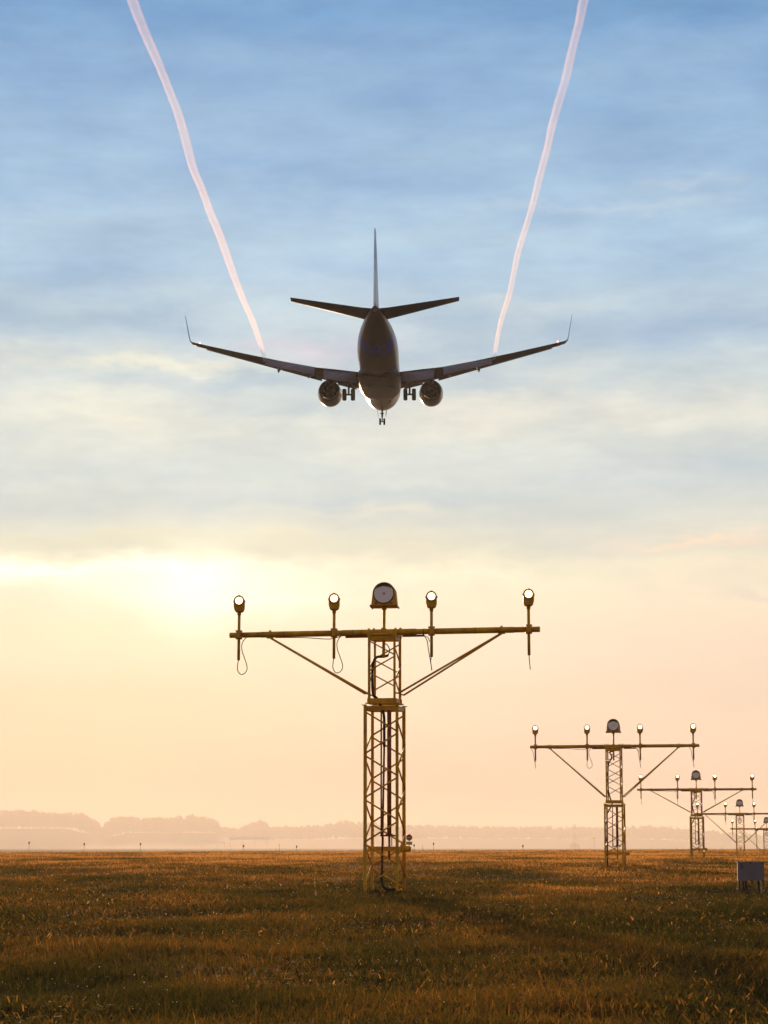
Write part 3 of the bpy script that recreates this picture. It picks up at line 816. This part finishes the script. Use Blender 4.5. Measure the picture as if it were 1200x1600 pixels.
def shed(x0, x1, ytop, label, depth=45, y=5200.0):
    z = Z(ytop, y); xa, xb = X(x0, y, z), X(x1, y, z); g = gz((xa + xb) / 2, y); h = z - g
    root = empty('shelter_canopy', ((xa + xb) / 2, y, g), R(4)); tag(root, label, 'canopy', 'pale canopy roofs in the mist')
    W = xb - xa
    for k in range(4):
        b = MB(); b.box((-W * .47 + k * W * .313, depth / 2, h * .42), (.9, .9, h * .84)); b.build('pillar', WALL, root)
    r = MB(); e = h * .80
    for k in range(3):
        a0 = -W / 2 + W * k / 3; a1 = a0 + W / 3 - .35
        r.add([(a0, -.8, e), (a1, -.8, e), (a1, depth * .5, h), (a0, depth * .5, h), (a0, depth + .8, e), (a1, depth + .8, e)],
              [(0, 1, 2, 3), (3, 2, 5, 4), (0, 3, 4), (1, 5, 2), (0, 4, 5, 1)])
    r.build('roof', ROOF, root)
shed(358, 420, 1308, 'long canopy roof with a painted pale glint, floating in the mist below the lone tree')
shed(316, 352, 1315, 'smaller thin canopy roof with a painted pale glint, just left of the long one in the mist', 40, 5100.0)

# ------------------------------------------------------------------ far woods
WOOD = leaf_material('wood_leaf', [(0, (.03, .04, .015)), (.5, (.06, .06, .02)), (1, (.11, .075, .025))], 1.0)
def wood(name, prof, y0, depth, label, seed, ntree):
    """prof: list of (px, py of the treetops) in order; trees stand at y0..y0+depth on the rise"""
    rng = np.random.default_rng(seed)
    px = np.array([p[0] for p in prof], float); py = np.array([p[1] for p in prof], float)
    tris = []; tints = []; slot = rng.gamma(1.6, 1.7, 600) - 2.4
    for i in range(ntree):
        p = rng.uniform(px[0], px[-1]); top = np.interp(p, px, py) + slot[int((p - px[0]) / 3.6)] + abs(rng.normal(0, 1.0))
        y = y0 + rng.uniform(0, depth)
        zt = Z(top, y); x = X(p, y, zt); g = gz(x, y); hgt = zt - g
        if hgt < 4: continue
        rad = rng.uniform(4.5, 8.5) * min(1, hgt / 22)
        nl = 95; 
        u = rng.normal(0, 1, (nl, 3)); u /= np.linalg.norm(u, axis=1)[:, None]; u *= rng.uniform(.55, 1.0, (nl, 1)) 
        zc = hgt * .56
        c = np.stack([x + u[:, 0] * rad, y + u[:, 1] * rad, g + zc + u[:, 2] * hgt * .44], -1)
        s = rng.uniform(1.3, 3.6, nl)
        t = c[:, None, :] + rng.normal(0, 1, (nl, 3, 3)) * s[:, None, None]
        tris.append(t); tints.append(rng.uniform(0, 1) * .5 + rng.uniform(0, .5, nl))
        # trunk
        tr = np.array([[[x - .4, y, g - .5], [x + .4, y, g - .5], [x, y, g + zc]]]); tris.append(tr); tints.append(np.array([.1]))
    T = np.concatenate(tris); ti = np.concatenate(tints); n = len(T)
    me = bpy.data.meshes.new(name); me.vertices.add(n * 3); me.vertices.foreach_set('co', T.ravel())
    me.loops.add(n * 3); me.loops.foreach_set('vertex_index', np.arange(n * 3, dtype=np.int32))
    me.polygons.add(n); me.polygons.foreach_set('loop_start', np.arange(0, n * 3, 3, dtype=np.int32)); me.update()
    at = me.attributes.new('tint', 'FLOAT', 'FACE'); at.data.foreach_set('value', ti.astype(np.float32))
    me.materials.append(WOOD); o = bpy.data.objects.new(name, me); COL.objects.link(o)
    tag(o, label, 'woodland', kind='stuff')
wood('far_woodland', [(-140, 1272), (-60, 1267), (10, 1267), (35, 1265), (60, 1268), (95, 1271), (125, 1271), (140, 1276), (152, 1283), (160, 1294), (166, 1298)], 7950, 180,
     'high hazy wood at the far left edge of the field', 1, 900)
wood('far_woodland', [(162, 1290), (172, 1279), (190, 1274), (215, 1278), (250, 1278), (275, 1277), (300, 1274), (325, 1278), (338, 1282), (344, 1294), (365, 1296)], 8200, 180,
     'second hazy wood right of the gap in the left trees', 2, 700)
wood('far_woodland', [(340, 1294), (370, 1295), (392, 1286), (405, 1281), (416, 1284), (422, 1292), (460, 1291), (500, 1290), (530, 1284), (545, 1281), (565, 1284), (590, 1287), (625, 1289), (660, 1290)], 8400, 180,
     'low hazy wood with one taller lone tree behind the pale canopies', 3, 900)
wood('far_woodland', [(640, 1292), (680, 1289), (720, 1291), (800, 1293), (830, 1290), (870, 1292), (930, 1293), (980, 1293), (1020, 1290), (1080, 1295), (1120, 1300), (1180, 1304), (1340, 1306)], 8700, 240,
     'low faint wood along the horizon right of the nearest mast', 4, 1500)

# ------------------------------------------------------------------ airliner
AL_D, AL_Z, AL_P = 214.8, 42.38, 1.7
def S(s, x, z): return Vector((x, 20.0 - s, z))      # station from the nose, height above the tyres at rest

def plane_paint():
    M = bpy.data.materials.new('airliner_paint'); M.use_nodes = True
    t = M.node_tree; b = t.nodes['Principled BSDF']; lk = t.links
    b.inputs['Roughness'].default_value = .34; b.inputs['Specular IOR Level'].default_value = .22; b.inputs['Coat Weight'].default_value = .06; b.inputs['Coat Roughness'].default_value = .08
    c = t.nodes.new('ShaderNodeTexCoord'); sp = t.nodes.new('ShaderNodeSeparateXYZ'); lk.new(c.outputs['Object'], sp.inputs[0])
    def mm(op, a, bb=None, cl=False):
        n = t.nodes.new('ShaderNodeMath'); n.operation = op; n.use_clamp = cl
        for i, v in enumerate((a, bb)):
            if v is None: continue
            if isinstance(v, (int, float)): n.inputs[i].default_value = v
            else: lk.new(v, n.inputs[i])
        return n.outputs[0]
    def mx(f, a, bb):
        n = t.nodes.new('ShaderNodeMix'); n.data_type = 'RGBA'
        for s_, v in ((n.inputs[0], f), (n.inputs[6], a), (n.inputs[7], bb)):
            if isinstance(v, (int, float, tuple)): s_.default_value = v
            else: lk.new(v, s_)
        return n.outputs[2]
    x, y, z = sp.outputs
    # pale grey belly, white above
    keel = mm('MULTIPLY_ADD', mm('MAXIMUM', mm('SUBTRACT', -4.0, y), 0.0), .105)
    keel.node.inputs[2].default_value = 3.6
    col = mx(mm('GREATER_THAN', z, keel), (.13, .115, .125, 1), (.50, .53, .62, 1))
    # navy band round the rear fuselage, leaning back
    yy = mm('ADD', y, mm('MULTIPLY', mm('SUBTRACT', z, 2.0), .12))
    band = mm('MULTIPLY', mm('GREATER_THAN', yy, -11.7), mm('LESS_THAN', yy, -9.5))
    # oil streaks and panel lines
    n = t.nodes.new('ShaderNodeTexNoise'); n.inputs['Scale'].default_value = 1.0; n.inputs['Detail'].default_value = 5
    mp = t.nodes.new('ShaderNodeMapping'); mp.inputs['Scale'].default_value = (5, .35, 3); lk.new(c.outputs['Object'], mp.inputs[0]); lk.new(mp.outputs[0], n.inputs['Vector'])
    col = mx(mm('MULTIPLY', mm('SUBTRACT', n.outputs['Fac'], .45, True), 1.6, True), col, (.14, .11, .09, 1))
    col = mx(band, col, (.001, .06, .62, 1))
    fr = mm('FRACT', mm('DIVIDE', y, 2.4)); pl = mm('LESS_THAN', fr, .012)
    col = mx(mm('MULTIPLY', pl, .6), col, (.05, .05, .05, 1))
    # cabin windows
    wy = mm('FRACT', mm('DIVIDE', y, .508)); w1 = mm('MULTIPLY', mm('GREATER_THAN', wy, .28), mm('LESS_THAN', wy, .74))
    wz = mm('MULTIPLY', mm('GREATER_THAN', z, 3.72), mm('LESS_THAN', z, 4.08)); wr = mm('MULTIPLY', mm('GREATER_THAN', y, -10.5), mm('LESS_THAN', y, 14.0))
    col = mx(mm('MULTIPLY', mm('MULTIPLY', w1, wz), wr), col, (.02, .02, .025, 1))
    lk.new(col, b.inputs['Base Color'])
    return M
PAINT = plane_paint()
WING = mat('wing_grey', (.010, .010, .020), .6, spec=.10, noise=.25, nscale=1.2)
FLAP = mat('flap_grey', (.20, .20, .25), .4, spec=.3, noise=.2, nscale=2)
NAVY = mat('navy_paint', (.01, .035, .16), .3)
BLUE = mat('winglet_blue', (.02, .10, .35), .35)
TYRE = mat('tyre_rubber', (.018, .016, .016), .8)
HOT = mat('burnt_metal', (.010, .008, .010), .7, spec=.15)
FAIR = mat('fairing_grey', (.035, .03, .038), .42, noise=.4, nscale=1.0, spec=.12)
GEAR = mat('gear_metal', (.16, .15, .15), .45)
NAC = mat('nacelle_paint', (.10, .095, .12), .3, noise=.2, nscale=1.5, spec=.3, coat=.1)
CHROME = mat('bare_lip', (.6, .6, .6), .2, metal=1)
def fin_paint():
    M = mat('fin_paint', (.62, .66, .72), .35)
    t = M.node_tree; b = t.nodes['Principled BSDF']; c = t.nodes.new('ShaderNodeTexCoord'); sp = t.nodes.new('ShaderNodeSeparateXYZ')
    t.links.new(c.outputs['Object'], sp.inputs[0])
    r = t.nodes.new('ShaderNodeValToRGB'); e = r.color_ramp.elements; r.color_ramp.interpolation = 'CONSTANT'
    e[0].position = 0; e[0].color = (.42, .52, .72, 1); e[1].position = 1; e[1].color = (.42, .52, .70, 1)
    for p, cc in ((.38, (.03, .16, .55, 1)), (.42, (.42, .52, .70, 1)), (.47, (.01, .11, .50, 1)), (.62, (.02, .17, .55, 1)), (.70, (.38, .50, .68, 1))):
        x = e.new(p); x.color = cc
    mp = t.nodes.new('ShaderNodeMapRange'); mp.inputs['From Min'].default_value = 5.4; mp.inputs['From Max'].default_value = 12.5
    ad = t.nodes.new('ShaderNodeMath'); ad.operation = 'MULTIPLY_ADD'; ad.inputs[1].default_value = .25
    t.links.new(sp.outputs[1], ad.inputs[0]); ad2 = t.nodes.new('ShaderNodeMath'); ad2.operation = 'ADD'; ad2.inputs[1].default_value = 4.2
    t.links.new(ad.outputs[0], ad2.inputs[0]); t.links.new(sp.outputs[2], ad.inputs[2])
    t.links.new(ad2.outputs[0], mp.inputs['Value']); t.links.new(mp.outputs[0], r.inputs[0]); t.links.new(r.outputs[0], b.inputs['Base Color'])
    return M
FIN = fin_paint()

def foil(n=9, t=.12, camber=.02):
    """closed ring of (chord fraction, height fraction)"""
    xs = [(1 - math.cos(math.pi * i / n)) / 2 for i in range(n + 1)]
    th = lambda x: 5 * t * (.2969 * math.sqrt(x) - .126 * x - .3516 * x * x + .2843 * x ** 3 - .1036 * x ** 4)
    cm = lambda x: camber * 4 * x * (1 - x)
    up = [(x, cm(x) + th(x)) for x in xs]; lo = [(x, cm(x) - th(x)) for x in xs[1:-1]]
    return up + lo[::-1]

def surf(stations, t=.12, camber=.02):
    """stations: (x, s_le, chord, z_le, defl) ; defl turns the section nose-up about its front"""
    rings = []
    for st in stations:
        x, sl, c, z = st[:4]; d = R(st[4]) if len(st) > 4 else 0; tt = st[5] if len(st) > 5 else t
        rings.append([S(sl + (cx * math.cos(d) + cz * math.sin(d)) * c, x, z + (cz * math.cos(d) - cx * math.sin(d)) * c) for cx, cz in foil(9, tt, camber)])
    return rings

def airliner():
    root = empty('airliner', (0, 0, 0)); tag(root, 'twin engine jet airliner seen from behind and below with wheels and flaps down', 'airliner')
    root.location = (-.46, AL_D, AL_Z); root.rotation_euler = (R(AL_P), 0, R(-1.0))
    ZC = 3.35
    F_ = [(0, .03, -.44, -.50), (.15, .34, -.20, -.80), (.5, .72, .12, -1.12), (1.1, 1.10, .62, -1.42), (2.0, 1.45, 1.25, -1.68), (3, 1.69, 1.68, -1.84), (4.4, 1.85, 1.93, -1.97), (6, 1.88, 2.0, -2.01),
          (12, 1.88, 2.0, -2.01), (18, 1.88, 2.0, -2.01), (24, 1.88, 2.0, -2.01), (26, 1.87, 2.0, -1.86), (28, 1.80, 2.0, -1.50), (30, 1.66, 1.99, -1.04), (32, 1.43, 1.97, -.50), (34, 1.12, 1.93, .10), (35.5, .86, 1.88, .56),
          (36.8, .60, 1.82, .98), (37.6, .42, 1.74, 1.20), (38.02, .33, 1.66, 1.26)]
    rings = []
    for s, w, zt, zb in F_:
        cz = (zt + zb) / 2; hz = (zt - zb) / 2
        rings.append([S(s, w * math.cos(a), ZC + cz + hz * math.sin(a)) for a in [2 * math.pi * i / 48 for i in range(48)]])
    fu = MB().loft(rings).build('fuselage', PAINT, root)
    ex = MB(); ex.lathe([(.30, -18.025), (.26, -18.03), (.24, -17.4), (0, -17.4)], 20, 'Y', (0, 0, ZC + 1.46)); ex.build('exhaust', HOT, fu)
    sk = MB(); sk.box((0, 20 - 30.6, ZC - .93), (.42, 1.3, .22), Matrix.Rotation(R(-15), 3, 'X')); sk.box((0, 20 - 31.2, ZC - .85), (.30, .5, .34), Matrix.Rotation(R(-15), 3, 'X')); sk.build('tail_skid', PAINT, fu)
    for s, z, sx in ((23.0, -2.02, .0), (10, -2.03, 0), (7.6, -2.03, 0)):
        a = MB(); a.box((sx, 20 - s, ZC + z - .14), (.05, .35, .30)); a.build('antenna', PAINT, fu)
    # belly fairing with wheel wells
    B_ = [(11.3, 1.2, -1.90, -2.03), (12.2, 1.7, -1.0, -2.18), (13.5, 1.96, -.6, -2.22), (16, 2.02, -.5, -2.28), (19, 2.03, -.45, -2.30), (21, 2.0, -.5, -2.26), (22.6, 1.90, -.7, -2.18), (24.2, 1.5, -1.2, -2.10), (25.0, .9, -1.7, -2.0)]
    rg = []
    for s, w, zt, zb in B_:
        cz = (zt + zb) / 2; hz = (zt - zb) / 2
        rg.append([S(s, w * abs(math.cos(a)) ** .8 * (1 if math.cos(a) > 0 else -1), ZC + cz + hz * math.sin(a)) for a in [2 * math.pi * i / 40 for i in range(40)]])
    bf = MB().loft(rg).build('belly_fairing', FAIR, root)
    for sx in (-1, 1):
        ww = MB(); ww.lathe([(0, -.02), (.55, -.02), (.60, .02)], 24, 'Z', (0, 0, 0)); o = ww.build('wheel_well', TYRE, bf)
        o.location = S(20.6, sx * .95, ZC - 2.30); o.rotation_euler = (R(5), R(sx * 14), 0)
        fr = MB(); fr.tube([S(12.4, sx * .9, ZC - 2.28), S(12.4, sx * .9, ZC - 2.48), S(12.7, sx * .9, ZC - 2.5)], .07, 8); fr.build('vent', HOT, bf)
    for sx in (-1, 1):
        # wing: (span, LE station, chord, LE height above ground)
        W = [(1.5, 12.3, 8.3, 2.30, 0, .13), (1.95, 12.6, 8.0, 2.36, 0, .13), (4.0, 13.9, 6.75, 2.62, 0, .12), (5.9, 15.0, 5.35, 2.88, 0, .115), (9, 16.6, 4.25, 3.38, 0, .11), (12.5, 18.4, 3.1, 4.01, 0, .105), (15.5, 19.95, 2.15, 4.58, 0, .10), (16.95, 20.7, 1.72, 4.86, 0, .10)]
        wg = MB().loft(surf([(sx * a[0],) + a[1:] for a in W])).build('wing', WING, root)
        # winglet
        wl = [(16.95, 20.75, 1.66, 4.862, 0, .09), (17.34, 20.95, 1.50, 4.96, 0, .08), (17.56, 21.15, 1.36, 5.16, 0, .075), (17.66, 21.45, 1.20, 5.55, 0, .07), (17.95, 22.45, .60, 7.35, 0, .06)]
        rr = []
        for k, (x, sl, c, z, _, tt) in enumerate(wl):
            lean = (0.12, .5, 1.0, 1.35, 1.39)[k]
            rr.append([S(sl + cx * c, sx * (x - cz * c * math.sin(lean)), z + cz * c * math.cos(lean)) for cx, cz in foil(9, tt, 0)])
        MB().loft(rr).build('winglet', BLUE, wg)
        nl = MB(); nl.lathe([(0, -.09), (.07, -.05), (.08, .03), (.0, .09)], 10, 'Z', tuple(S(22.45, sx * 16.6, 4.87))); nl.build('navigation_light', emis('nav_light', (1, .35, .25), 4), wg)
        # flaps
        for (xa, xb, sa, sb, ca, cb, za, zb_) in ((2.15, 5.15, 20.1, 20.0, 1.75, 1.55, 2.40, 2.72), (6.0, 10.55, 20.1, 20.95, 1.25, .95, 2.88, 3.56)):
            f1 = MB().loft(surf([(sx * xa, sa, ca, za + .02, 27, .13), (sx * xb, sb, cb, zb_ + .02, 27, .13)])).build('flap', FLAP, wg)
            f2 = MB().loft(surf([(sx * (xa + .02), sa + ca * .86, ca * .42, za - ca * .44, 44, .13), (sx * (xb - .02), sb + cb * .86, cb * .42, zb_ - cb * .44, 44, .13)])).build('aft_flap', FLAP, f1)
        # leading edge slats
        sl = MB().loft(surf([(sx * 5.6, 14.35, .75, 2.62, -18, .16), (sx * 16.2, 19.95, .42, 4.66, -18, .16)])).build('slat', FLAP, wg)
        kf = MB().loft(surf([(sx * 2.3, 12.35, .65, 2.12, -30, .14), (sx * 4.1, 13.45, .6, 2.40, -30, .14)])).build('slat', FLAP, wg)
        for xx, ss, zz in ((6.55, 19.9, 2.82), (9.3, 20.4, 3.25)):
            c = MB(); c.tube([S(ss - 2.2, sx * xx, zz - .02), S(ss - 1.2, sx * xx, zz - .22), S(ss + .2, sx * xx, zz - .42), S(ss + 1.5, sx * xx, zz - .95), S(ss + 1.9, sx * xx, zz - 1.2)], [.04, .15, .18, .12, .02], 10)
            c.build('flap_fairing', FLAP, wg)
        # horizontal tail
        MB().loft(surf([(sx * .3, 33.2, 4.6, 4.80, -2, .10), (sx * 1.2, 33.75, 4.05, 4.90, -2, .10), (sx * 7.25, 37.65, 1.45, 5.62, -2, .09)], camber=-.01)).build('tailplane', WING, root)
        # engine
        ex_, ez = 4.90, 1.62
        NP = [(.80, 11.75), (.84, 11.35), (.95, 11.28), (1.06, 11.42), (1.14, 11.9), (1.17, 12.6), (1.14, 13.5), (1.03, 14.5), (.92, 15.3), (.89, 15.32), (.86, 14.6), (.84, 13.2), (.0, 13.1)]
        na = MB(); na.lathe([(r, 20 - s) for r, s in NP], 36, 'Y', (sx * ex_, 0, ez)); eng = na.build('engine', NAC, root)
        du = MB(); du.lathe([(.87, 20 - 15.335), (.80, 20 - 15.33), (.78, 20 - 13.3), (.0, 20 - 13.25)], 36, 'Y', (sx * ex_, 0, ez)); du.build('exhaust_duct', HOT, eng)
        co = MB(); co.lathe([(.62, 20 - 13.3), (.60, 20 - 15.0), (.42, 20 - 16.3), (.40, 20 - 16.31), (.36, 20 - 15.7), (.0, 20 - 15.7)], 28, 'Y', (sx * ex_, 0, ez)); co.build('core_nozzle', HOT, eng)
        ip = MB(); ip.lathe([(.34, 20 - 15.72), (.22, 20 - 16.4), (.0, 20 - 16.8)], 20, 'Y', (sx * ex_, 0, ez)); ip.build('exhaust_cone', HOT, eng)
        py = MB(); rgp = []
        for s, zt, zb, w in ((12.4, 2.62, 2.55, .10), (13.5, 2.86, 2.3, .22), (15.0, 2.95, 2.05, .26), (16.3, 2.95, 1.95, .24), (17.8, 2.9, 2.40, .16), (18.6, 2.85, 2.62, .05)):
            rgp.append([S(s, sx * ex_ + w * math.cos(a), (zt + zb) / 2 + (zt - zb) / 2 * math.sin(a)) for a in [2 * math.pi * i / 14 for i in range(14)]])
        py.loft(rgp).build('pylon', WING, root)
        # main gear
        gx, gs = 2.86, 19.6; wz = .42
        g = MB(); g.tube([S(gs - .2, sx * gx, 2.55), S(gs, sx * gx, 1.35)], .15, 12); g.tube([S(gs, sx * gx, 1.4), S(gs, sx * gx, wz)], .095, 12)
        g.tube([S(gs, sx * gx, 1.45), S(gs, sx * (gx - 1.25), 2.35)], .07, 10); g.tube([S(gs + .05, sx * (gx - .38), wz), S(gs + .05, sx * (gx + .38), wz)], .085, 10)
        g.tube([S(gs + .1, sx * gx, 1.35), S(gs + .45, sx * gx, .95), S(gs + .1, sx * gx, .55)], .05, 8)
        g.tube([S(gs - .1, sx * gx, 1.6), S(gs - 1.2, sx * (gx - .1), 2.5)], .06, 8)
        gear = g.build('main_gear', GEAR, root)
        dr = MB(); dr.box(S(gs, sx * (gx + .28), 1.95), (.05, .95, 1.0), Matrix.Rotation(R(sx * -10), 3, 'Y')); dr.build('gear_door', PAINT, gear)
        for k in (-1, 1):
            w = MB(); tp = [(.22, -.17), (.50, -.19), (.545, -.14), (.565, -.06), (.565, .06), (.545, .14), (.50, .19), (.22, .17)]
            w.lathe(tp, 32, 'X', (0, 0, 0)); o = w.build('wheel', TYRE, gear); o.location = S(gs, sx * gx + k * .40, wz)
            hb = MB(); hb.lathe([(0, -.10), (.10, -.12), (.20, -.16), (.225, -.165)], 20, 'X'); hb.lathe([(.225, .165), (.20, .16), (.10, .12), (0, .10)], 20, 'X'); h = hb.build('hub', GEAR, gear); h.location = o.location
    # fin
    fp = [(5.15, 30.6, 7.4, .10), (5.9, 31.7, 6.3, .10), (7.5, 33.05, 5.15, .095), (10, 35.15, 3.75, .09), (11.75, 36.7, 2.45, .085)]
    rr = []
    for z, sl, c, tt in fp: rr.append([S(sl + cx * c, cz * c * .82, z) for cx, cz in foil(10, tt, 0)])
    fn = MB().loft(rr).build('tail_fin', FIN, root)
    rd = MB(); rd.box(S(38.5, 0, 9.0), (.012, .05, 6)); 
    df = MB(); df.add([S(26.5, 0, 5.33), S(31.2, .16, 5.2), S(31.2, -.16, 5.2), S(32.0, 0, 6.2)], [(0, 1, 3), (0, 3, 2), (1, 2, 3), (0, 2, 1)]); df.build('dorsal_fin', FIN, fn)
    tl = MB(); tl.lathe([(0, 0), (.05, .02), (.05, .18), (0, .24)], 8, 'Z', tuple(S(38.2, 0, 11.70))); tl.build('fin_cap', HOT, fn)
    # nose gear
    g = MB(); g.tube([S(4.0, 0, 1.6), S(4.05, 0, .75)], .095, 10); g.tube([S(4.05, 0, .8), S(4.05, 0, .24)], .06, 10); g.tube([S(4.05, -.22, .24), S(4.05, .22, .24)], .05, 8)
    g.tube([S(4.1, 0, .95), S(5.2, 0, 1.5)], .05, 8); g.box(S(4.2, 0, 1.05), (.42, .12, .08)); g.box(S(4.2, 0, .78), (.16, .15, .22))
    ng = g.build('nose_gear', GEAR, root)
    for sx in (-1, 1):
        d = MB(); d.box(S(4.6, sx * .42, 1.05), (.035, 1.5, .55), Matrix.Rotation(R(sx * 8), 3, 'Y')); d.build('gear_door', PAINT, ng)
        w = MB(); w.lathe([(.12, -.08), (.30, -.095), (.335, -.06), (.342, 0), (.335, .06), (.30, .095), (.12, .08), (0, .05)], 24, 'X'); o = w.build('wheel', TYRE, ng); o.location = S(4.05, sx * .21, .24)
    return root
airliner()

# ------------------------------------------------------------------ vapour trails off the flap tips
def vapour_mat(dens):
    M = bpy.data.materials.new('vapour'); M.use_nodes = True
    t = M.node_tree
    for n in list(t.nodes): t.nodes.remove(n)
    v = t.nodes.new('ShaderNodeVolumePrincipled'); v.inputs['Color'].default_value = (.995, .85, .90, 1); v.inputs['Density'].default_value = dens; v.inputs['Anisotropy'].default_value = .55
    o = t.nodes.new('ShaderNodeOutputMaterial'); t.links.new(v.outputs[0], o.inputs['Volume']); return M
VAP = vapour_mat(.32)
def trail(pts, label, seed):
    rng = random.Random(seed)
    path = []; 
    for px, py, wpx in pts:
        k = max(0, min(1, (560 - py) / 560)); zh = 45.75 - 2.6 * k
        y = (zh - EYE) / tan_el(py); path.append((Vector((X(px, y, zh), y, zh)), wpx / F * y * .50))
    n = 14; k = 7
    P = smooth_path([p for p, r in path], k); Rr = []
    for i in range(len(path) - 1):
        for j in range(k): Rr.append(path[i][1] * (1 - j / k) + path[i + 1][1] * j / k)
    Rr.append(path[-1][1])
    def shell(f):
        rings = []
        for i, p in enumerate(P):
            t = (P[min(i + 1, len(P) - 1)] - P[max(i - 1, 0)]).normalized(); u = t.cross(Vector((0, 0, 1))).normalized(); w = u.cross(t)
            tw = i * .35
            rings.append([p + (u * math.cos(a) + w * math.sin(a)) * Rr[i] * f * (1 + .06 * math.sin(a * 2 + tw * .6) + .04 * math.sin(i * .7 + a * 3) + .07 * math.sin(i * 2.3 + a) * math.sin(i * .31)) for a in [2 * math.pi * q / n for q in range(n)]])
        return rings
    inner = shell(.55)
    b = MB(); b.loft(shell(1.0))
    c = MB(); c.loft([list(reversed(r)) for r in inner])
    me = bpy.data.meshes.new('vapour_trail'); off = len(b.v)
    me.from_pydata(b.v + c.v, [], [tuple(reversed(f)) for f in b.f] + [tuple(i + off for i in reversed(f)) for f in c.f]); me.polygons.foreach_set('use_smooth', [True] * len(me.polygons))
    me.materials.append(VAP); me.update()
    o = bpy.data.objects.new('vapour_trail', me); COL.objects.link(o)
    tag(o, label, 'vapour trail', 'vapour trails behind the airliner')
trail([(414, 563, 5), (410, 547, 7), (403, 525, 9), (394.5, 501, 10.5), (380.4, 468.5, 11), (366, 431.7, 12), (347, 377.5, 13), (329.5, 334, 13.5), (314, 292, 14), (303.5, 268, 14), (295, 238, 14.5),
       (282, 188.5, 15), (266.7, 147, 15), (245, 93, 16), (223, 43, 17), (207, 0, 18), (190, -50, 19), (174, -100, 20)], 'pinkish vapour trail from the left wing to the top left', 1)
trail([(771.4, 560, 5), (774.3, 546.5, 6.5), (778.6, 520.5, 7.5), (785, 494.5, 9), (796, 460, 9.5), (802.4, 429.5, 9), (810, 392.7, 10.5), (820.8, 358, 11), (831.7, 323, 11), (841, 285, 12),
       (845, 270, 12), (854.5, 234, 13), (863, 195, 14), (873, 160, 14), (885, 119, 14.5), (893.5, 80, 15), (904, 39, 16), (912, 0, 17), (924, -50, 18), (936, -100, 19)], 'pinkish vapour trail from the right wing to the top right', 2)

# ------------------------------------------------------------------ haze
def haze():
    M = bpy.data.materials.new('haze'); M.use_nodes = True
    t = M.node_tree
    for n in list(t.nodes): t.nodes.remove(n)
    v = t.nodes.new('ShaderNodeVolumePrincipled'); v.inputs['Color'].default_value = (.995, .965, .94, 1)
    v.inputs['Density'].default_value = HAZE_DENSITY; v.inputs['Anisotropy'].default_value = .38
    o_ = t.nodes.new('ShaderNodeOutputMaterial'); t.links.new(v.outputs[0], o_.inputs['Volume'])
    b = MB(); b.box((0, 4000, 65), (13000, 15000, 130)); b.v = [(x, y, z if z > 0 else -3.0) for x, y, z in b.v]
    o = b.build('haze', M); tag(o, 'thin warm evening haze over the whole airfield', 'haze', kind='stuff')
haze()
